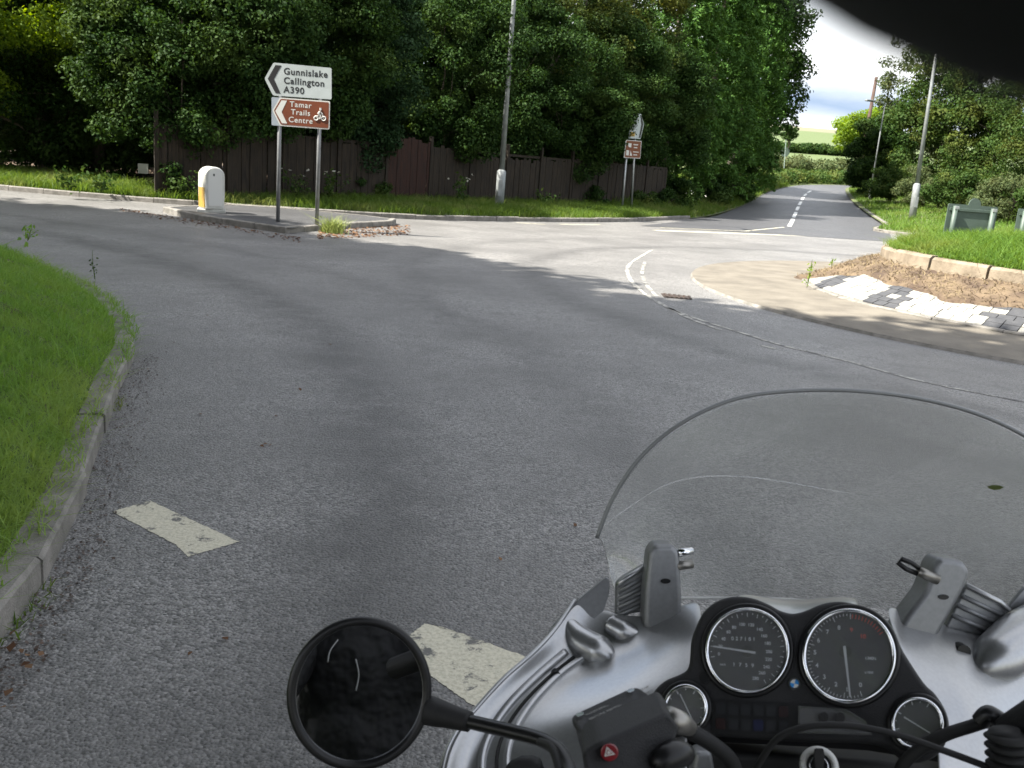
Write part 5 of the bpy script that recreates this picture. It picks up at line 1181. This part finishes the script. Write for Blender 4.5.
# --- round mirror
mc = D(360, 693, .82); tgt = np.array([.05, -.40, 1.20])
va = (CP-mc)/np.linalg.norm(CP-mc); vb = (tgt-mc)/np.linalg.norm(tgt-mc); mn = va+vb; mn /= np.linalg.norm(mn)
ma = CR-mn*(CR@mn); ma /= np.linalg.norm(ma); mb = np.cross(mn, ma)
rx_, ry_ = .0595, .0630
def mp3(a, b, h): return mc+ma*a+mb*b+mn*h
rootm = MB().grid([[mp3(rx_*r*math.cos(t), ry_*r*math.sin(t), h) for t in np.linspace(0, 2*math.pi, 49)] for r, h in ((.0, -.034), (.5, -.031), (.8, -.022), (.98, -.008), (1.02, .0))]).build('mirror', M['blackg'], bike, smooth=True, sub=1)
MB().tube([mp3(rx_*math.cos(t), ry_*math.sin(t), .0) for t in np.linspace(0, 2*math.pi, 65)], .0042, 12, caps=False).build('rim', M['blackg'], rootm, smooth=True)
g = [[mp3(rx_*.985*r*math.cos(t), ry_*.985*r*math.sin(t), -.0005+.0007*(1-r*r)) for t in np.linspace(0, 2*math.pi, 65)] for r in np.linspace(0.001, 1, 14)]
MB().grid(g).build('mirror_glass', M['mirror'], rootm, smooth=True)
MB().tube(path3([D(429, 710.5, .83), D(445, 715, .823), D(470, 722, .815)], 4), [.0130, .0128, .0125, .012, .0112, .0104, .0098, .0092, .0088], 16).build('stem_boot', M['rubber'], rootm, smooth=True)
MB().tube(path3([D(462, 720, .818), D(505, 730, .79), D(536, 738, .77), D(553, 746, .755), D(564, 758, .74), D(571, 776, .72), D(578, 810, .68)], 6), .0062, 14).build('stem', M['blackg'], rootm, smooth=True)

# --- lower bodywork hidden from the rider: nose, forks, wheel, tank, seat
fx = .33
def loft(name, secs, mat, n=20, sub=0):
    g = [[(cx+rx*math.copysign(abs(math.cos(t))**.7, math.cos(t)), cy, cz+rz*math.copysign(abs(math.sin(t))**.7, math.sin(t))) for t in np.linspace(0, 2*math.pi, n+1)] for (cx, cy, cz, rx, rz) in secs]
    m = MB(); m.grid(g); k = (n+1); m.f.append(tuple(range(k-1))); m.f.append(tuple(range(len(g)*k-k, len(g)*k-1))); return m.build(name, mat, bike, smooth=True, sub=sub)
loft('nose_fairing', [(fx-.06, .95, .68, .24, .20), (fx-.03, 1.12, .70, .25, .21), (fx, 1.28, .70, .20, .17), (fx+.02, 1.38, .69, .10, .10)], M['silver'])
c = np.array([fx+.02, 1.385, .70]); MB().tube([c, c+np.array([0, .012, 0])], .085, 24).build('headlight', M['lens'], bike)
loft('fuel_tank', [(.20, .50, .86, .10, .08), (.19, .38, .88, .15, .10), (.16, .15, .86, .16, .11), (.13, -.05, .80, .13, .08)], M['silver'])
loft('seat', [(.12, -.12, .76, .12, .04), (.09, -.40, .76, .16, .05), (.05, -.75, .80, .15, .05), (.03, -1.0, .82, .10, .04)], M['rubber'])
loft('engine_block', [(.22, .75, .45, .20, .18), (.19, .45, .42, .24, .20), (.16, .15, .42, .20, .18)], M['silver_mat'])
loft('tail_section', [(.09, -.45, .66, .14, .07), (.05, -.85, .70, .14, .07), (.02, -1.15, .78, .07, .04)], M['silver'])
def wheel(c, lab):
    c = np.array(c); ax = np.array([.97, -.24, 0]); f = np.array([.24, .97, 0]); ring = lambda r, t, n=40: [c+(f*math.cos(q)+zS*math.sin(q))*r for q in np.linspace(0, 2*math.pi, n+1)]
    wh = MB().tube([c-ax*.04, c+ax*.04], .05, 20).build('wheel', M['silver_mat'], bike); wh['label'] = lab
    MB().tube(ring(.245, 0), .058, 14, caps=False).build('tyre', M['rubber'], wh, smooth=True); MB().tube(ring(.20, 0), .02, 10, caps=False).build('rim', M['silver_mat'], wh, smooth=True)
    for k in range(5):
        q = 2*math.pi*k/5; d = f*math.cos(q)+zS*math.sin(q); MB().tube([c+d*.04, c+d*.2], [.02, .014], 8).build('spoke', M['silver_mat'], wh, smooth=True)
wheel((fx+.01, 1.28, .305), 'front wheel'); wheel((.04, -.62, .305), 'rear wheel')
for s in (-1, 1): MB().tube([np.array([fx+.01+s*.09, 1.27, .30]), np.array([fx-.08+s*.09, .92, 1.0])], [.026, .022], 12).build('fork_leg', M['silver_mat'], bike, smooth=True)

# ================================================================== RIDER
rider = thing('person', 'rider in black jacket whose blurred gloved fingertip fills the top right corner', 'person', (.1, -.5, .78))
J = {}; E_l = []
def jt(name, p, r, par=None):
    J[name] = (np.array(p, float), r if hasattr(r, '__len__') else (r, r))
    if par: E_l.append((par, name))
jt('pelvis', (.10, -.52, .86), (.17, .13)); jt('waist', (.10, -.50, 1.02), (.22, .16), 'pelvis'); jt('chest', (.09, -.45, 1.24), (.25, .17), 'waist'); jt('upper', (.085, -.42, 1.36), (.15, .12), 'chest')
jt('neck', (.075, -.40, 1.46), .065, 'upper'); jt('skull', (.065, -.38, 1.56), .085, 'neck'); jt('crown_', (.065, -.38, 1.66), .085, 'skull')
FT = D(1078, -330, .0262)
for s, nm in ((-1, 'l'), (1, 'r')):
    jt(nm+'sh', (.085+s*.17, -.42, 1.37), .080, 'upper'); jt(nm+'ua', (.085+s*.25, -.34, 1.27), .085, nm+'sh')
    jt(nm+'hip', (.10+s*.10, -.48, .84), .11, 'pelvis'); jt(nm+'th', (.13+s*.20, -.26, .80), .095, nm+'hip'); jt(nm+'kn', (.17+s*.24, -.02, .74), .07, nm+'th'); jt(nm+'sn', (.14+s*.24, -.16, .45), .055, nm+'kn'); jt(nm+'an', (.13+s*.24, -.24, .14), .042, nm+'sn'); jt(nm+'ft', (.14+s*.25, -.10, .055), .042, nm+'an'); jt(nm+'toe', (.14+s*.25, .01, .045), .034, nm+'ft')
jt('lel', (-.22, -.24, 1.16), .075, 'lua'); jt('lfa', (-.20, -.16, 1.32), .048, 'lel'); jt('lwr', (-.145, -.085, 1.50), .032, 'lfa'); jt('lpa', (-.125, -.055, 1.555), (.030, .018), 'lwr')
jt('rel', (.40, -.24, 1.20), .056, 'rua'); jt('rfa', (.31, -.17, 1.33), .048, 'rel'); jt('rwr', (.165, -.095, 1.55), .032, 'rfa'); jt('rpa', (.115, -.065, 1.60), (.032, .018), 'rwr')
body_links = []
fing = {'r': [[(.095, -.045, 1.655), (.070, -.012, 1.668), (.045, .012, 1.655), FT+CR*.010+CU*.012, FT]], 'l': []}
def chain(pre, par, pts, r0, r1):
    prev = par
    for i, p in enumerate(pts):
        nm = pre+str(i); jt(nm, p, r0+(r1-r0)*i/max(1, len(pts)-1), prev); prev = nm
chain('ri', 'rpa', [np.array([.098, -.050, 1.645]), np.array([.078, -.012, 1.658]), np.array([.052, .012, 1.650]), FT+CR*.016+CU*.008, FT, FT-CR*.004-CU*.0085], .0150, .0150)
chain('rm', 'rpa', [np.array([.115, -.040, 1.640]), np.array([.118, .000, 1.640]), np.array([.100, .022, 1.632])], .0105, .009)
chain('rr', 'rpa', [np.array([.128, -.040, 1.615]), np.array([.130, .000, 1.612]), np.array([.112, .020, 1.604])], .010, .0085)
chain('rp', 'rpa', [np.array([.132, -.045, 1.590]), np.array([.130, -.012, 1.582]), np.array([.116, .006, 1.576])], .009, .0075)
chain('rt', 'rpa', [np.array([.090, -.060, 1.575]), np.array([.062, -.040, 1.566]), np.array([.040, -.026, 1.568])], .0115, .010)
for nm, z, l_ in (('li', 1.61, 1.), ('lm', 1.592, 1.05), ('lr', 1.572, 1.), ('lp', 1.553, .85)):
    chain(nm, 'lpa', [np.array([-.135, -.030, z+.0]), np.array([-.140, .004, z]), np.array([-.115*l_, .020, z])], .0100, .0085)
chain('lt', 'lpa', [np.array([-.105, -.050, 1.585]), np.array([-.080, -.032, 1.597])], .0115, .0100)
names = list(J); me = bpy.data.meshes.new('body'); me.from_pydata([tuple(J[n][0]-ORG[rider.name]) for n in names], [(names.index(a), names.index(b)) for a, b in E_l], [])
bo = bpy.data.objects.new('body', me); COL.objects.link(bo); bo.parent = rider; ORG[bo.name] = ORG[rider.name]
me.materials.append(M['jacket']); sk = bo.modifiers.new('skin', 'SKIN'); sk.use_smooth_shade = True
for i, n_2 in enumerate(names): me.skin_vertices[0].data[i].radius = J[n_2][1]; me.skin_vertices[0].data[i].use_root = (n_2 == 'pelvis')
sb = bo.modifiers.new('sub', 'SUBSURF'); sb.levels = 2; sb.render_levels = 2
dtx = bpy.data.textures.new('folds', 'CLOUDS'); dtx.noise_scale = .09; dtx.noise_depth = 3
# helmet
hc = np.array([.065, -.385, 1.62]); g = []
for v in np.linspace(0, math.pi*.86, 18):
    g.append([hc+np.array([.118*math.sin(v)*math.cos(t), .140*math.sin(v)*math.sin(t), .140*math.cos(v)]) for t in np.linspace(0, 2*math.pi, 37)])
hl = MB().grid(g).build('helmet', M['blackg'], rider, smooth=True)
g = [[hc+np.array([.121*math.sin(v)*math.cos(t), .143*math.sin(v)*math.sin(t), .140*math.cos(v)]) for t in np.linspace(.35, math.pi-.35, 20)] for v in np.linspace(1.15, 1.75, 8)]
MB().grid(g).build('visor', M['dial'], hl, smooth=True, solid=.003)
# pale reflective piping on the jacket
for pts in ([(.02, -.30, 1.28), (.03, -.30, 1.24), (.025, -.305, 1.2)], [(-.03, -.31, 1.33), (-.05, -.30, 1.30), (-.055, -.295, 1.27)], [(-.245, -.175, 1.22), (-.215, -.115, 1.33), (-.17, -.085, 1.43)]):
    MB().tube(path3([np.array(p) for p in pts], 5), .0022, 6).build('piping', M['piping'], rider, smooth=True)
# phone held in front of the face; the photograph's own lens sits at its corner
ph = thing('phone', 'slim dark phone held up in both gloved hands, outside the frame', 'phone', tuple(CP-CF*.008))
def phb(a0, a1, b0, b1, d0, d1, name, mat, par, bev=.001):
    pts = [CP+CR*a+CU*b-CF*d0 for a, b in ((a0, b0), (a1, b0), (a1, b1), (a0, b1))]; return MB().prism(pts, -CF*(d1-d0)).build(name, mat, par, bevel=bev)
phb(-.112, .012, -.046, .010, .004, .0115, 'case', M['blackg'], ph, .002); phb(-.100, .000, -.044, .008, .0117, .0122, 'screen', M['dial'], ph, .0)
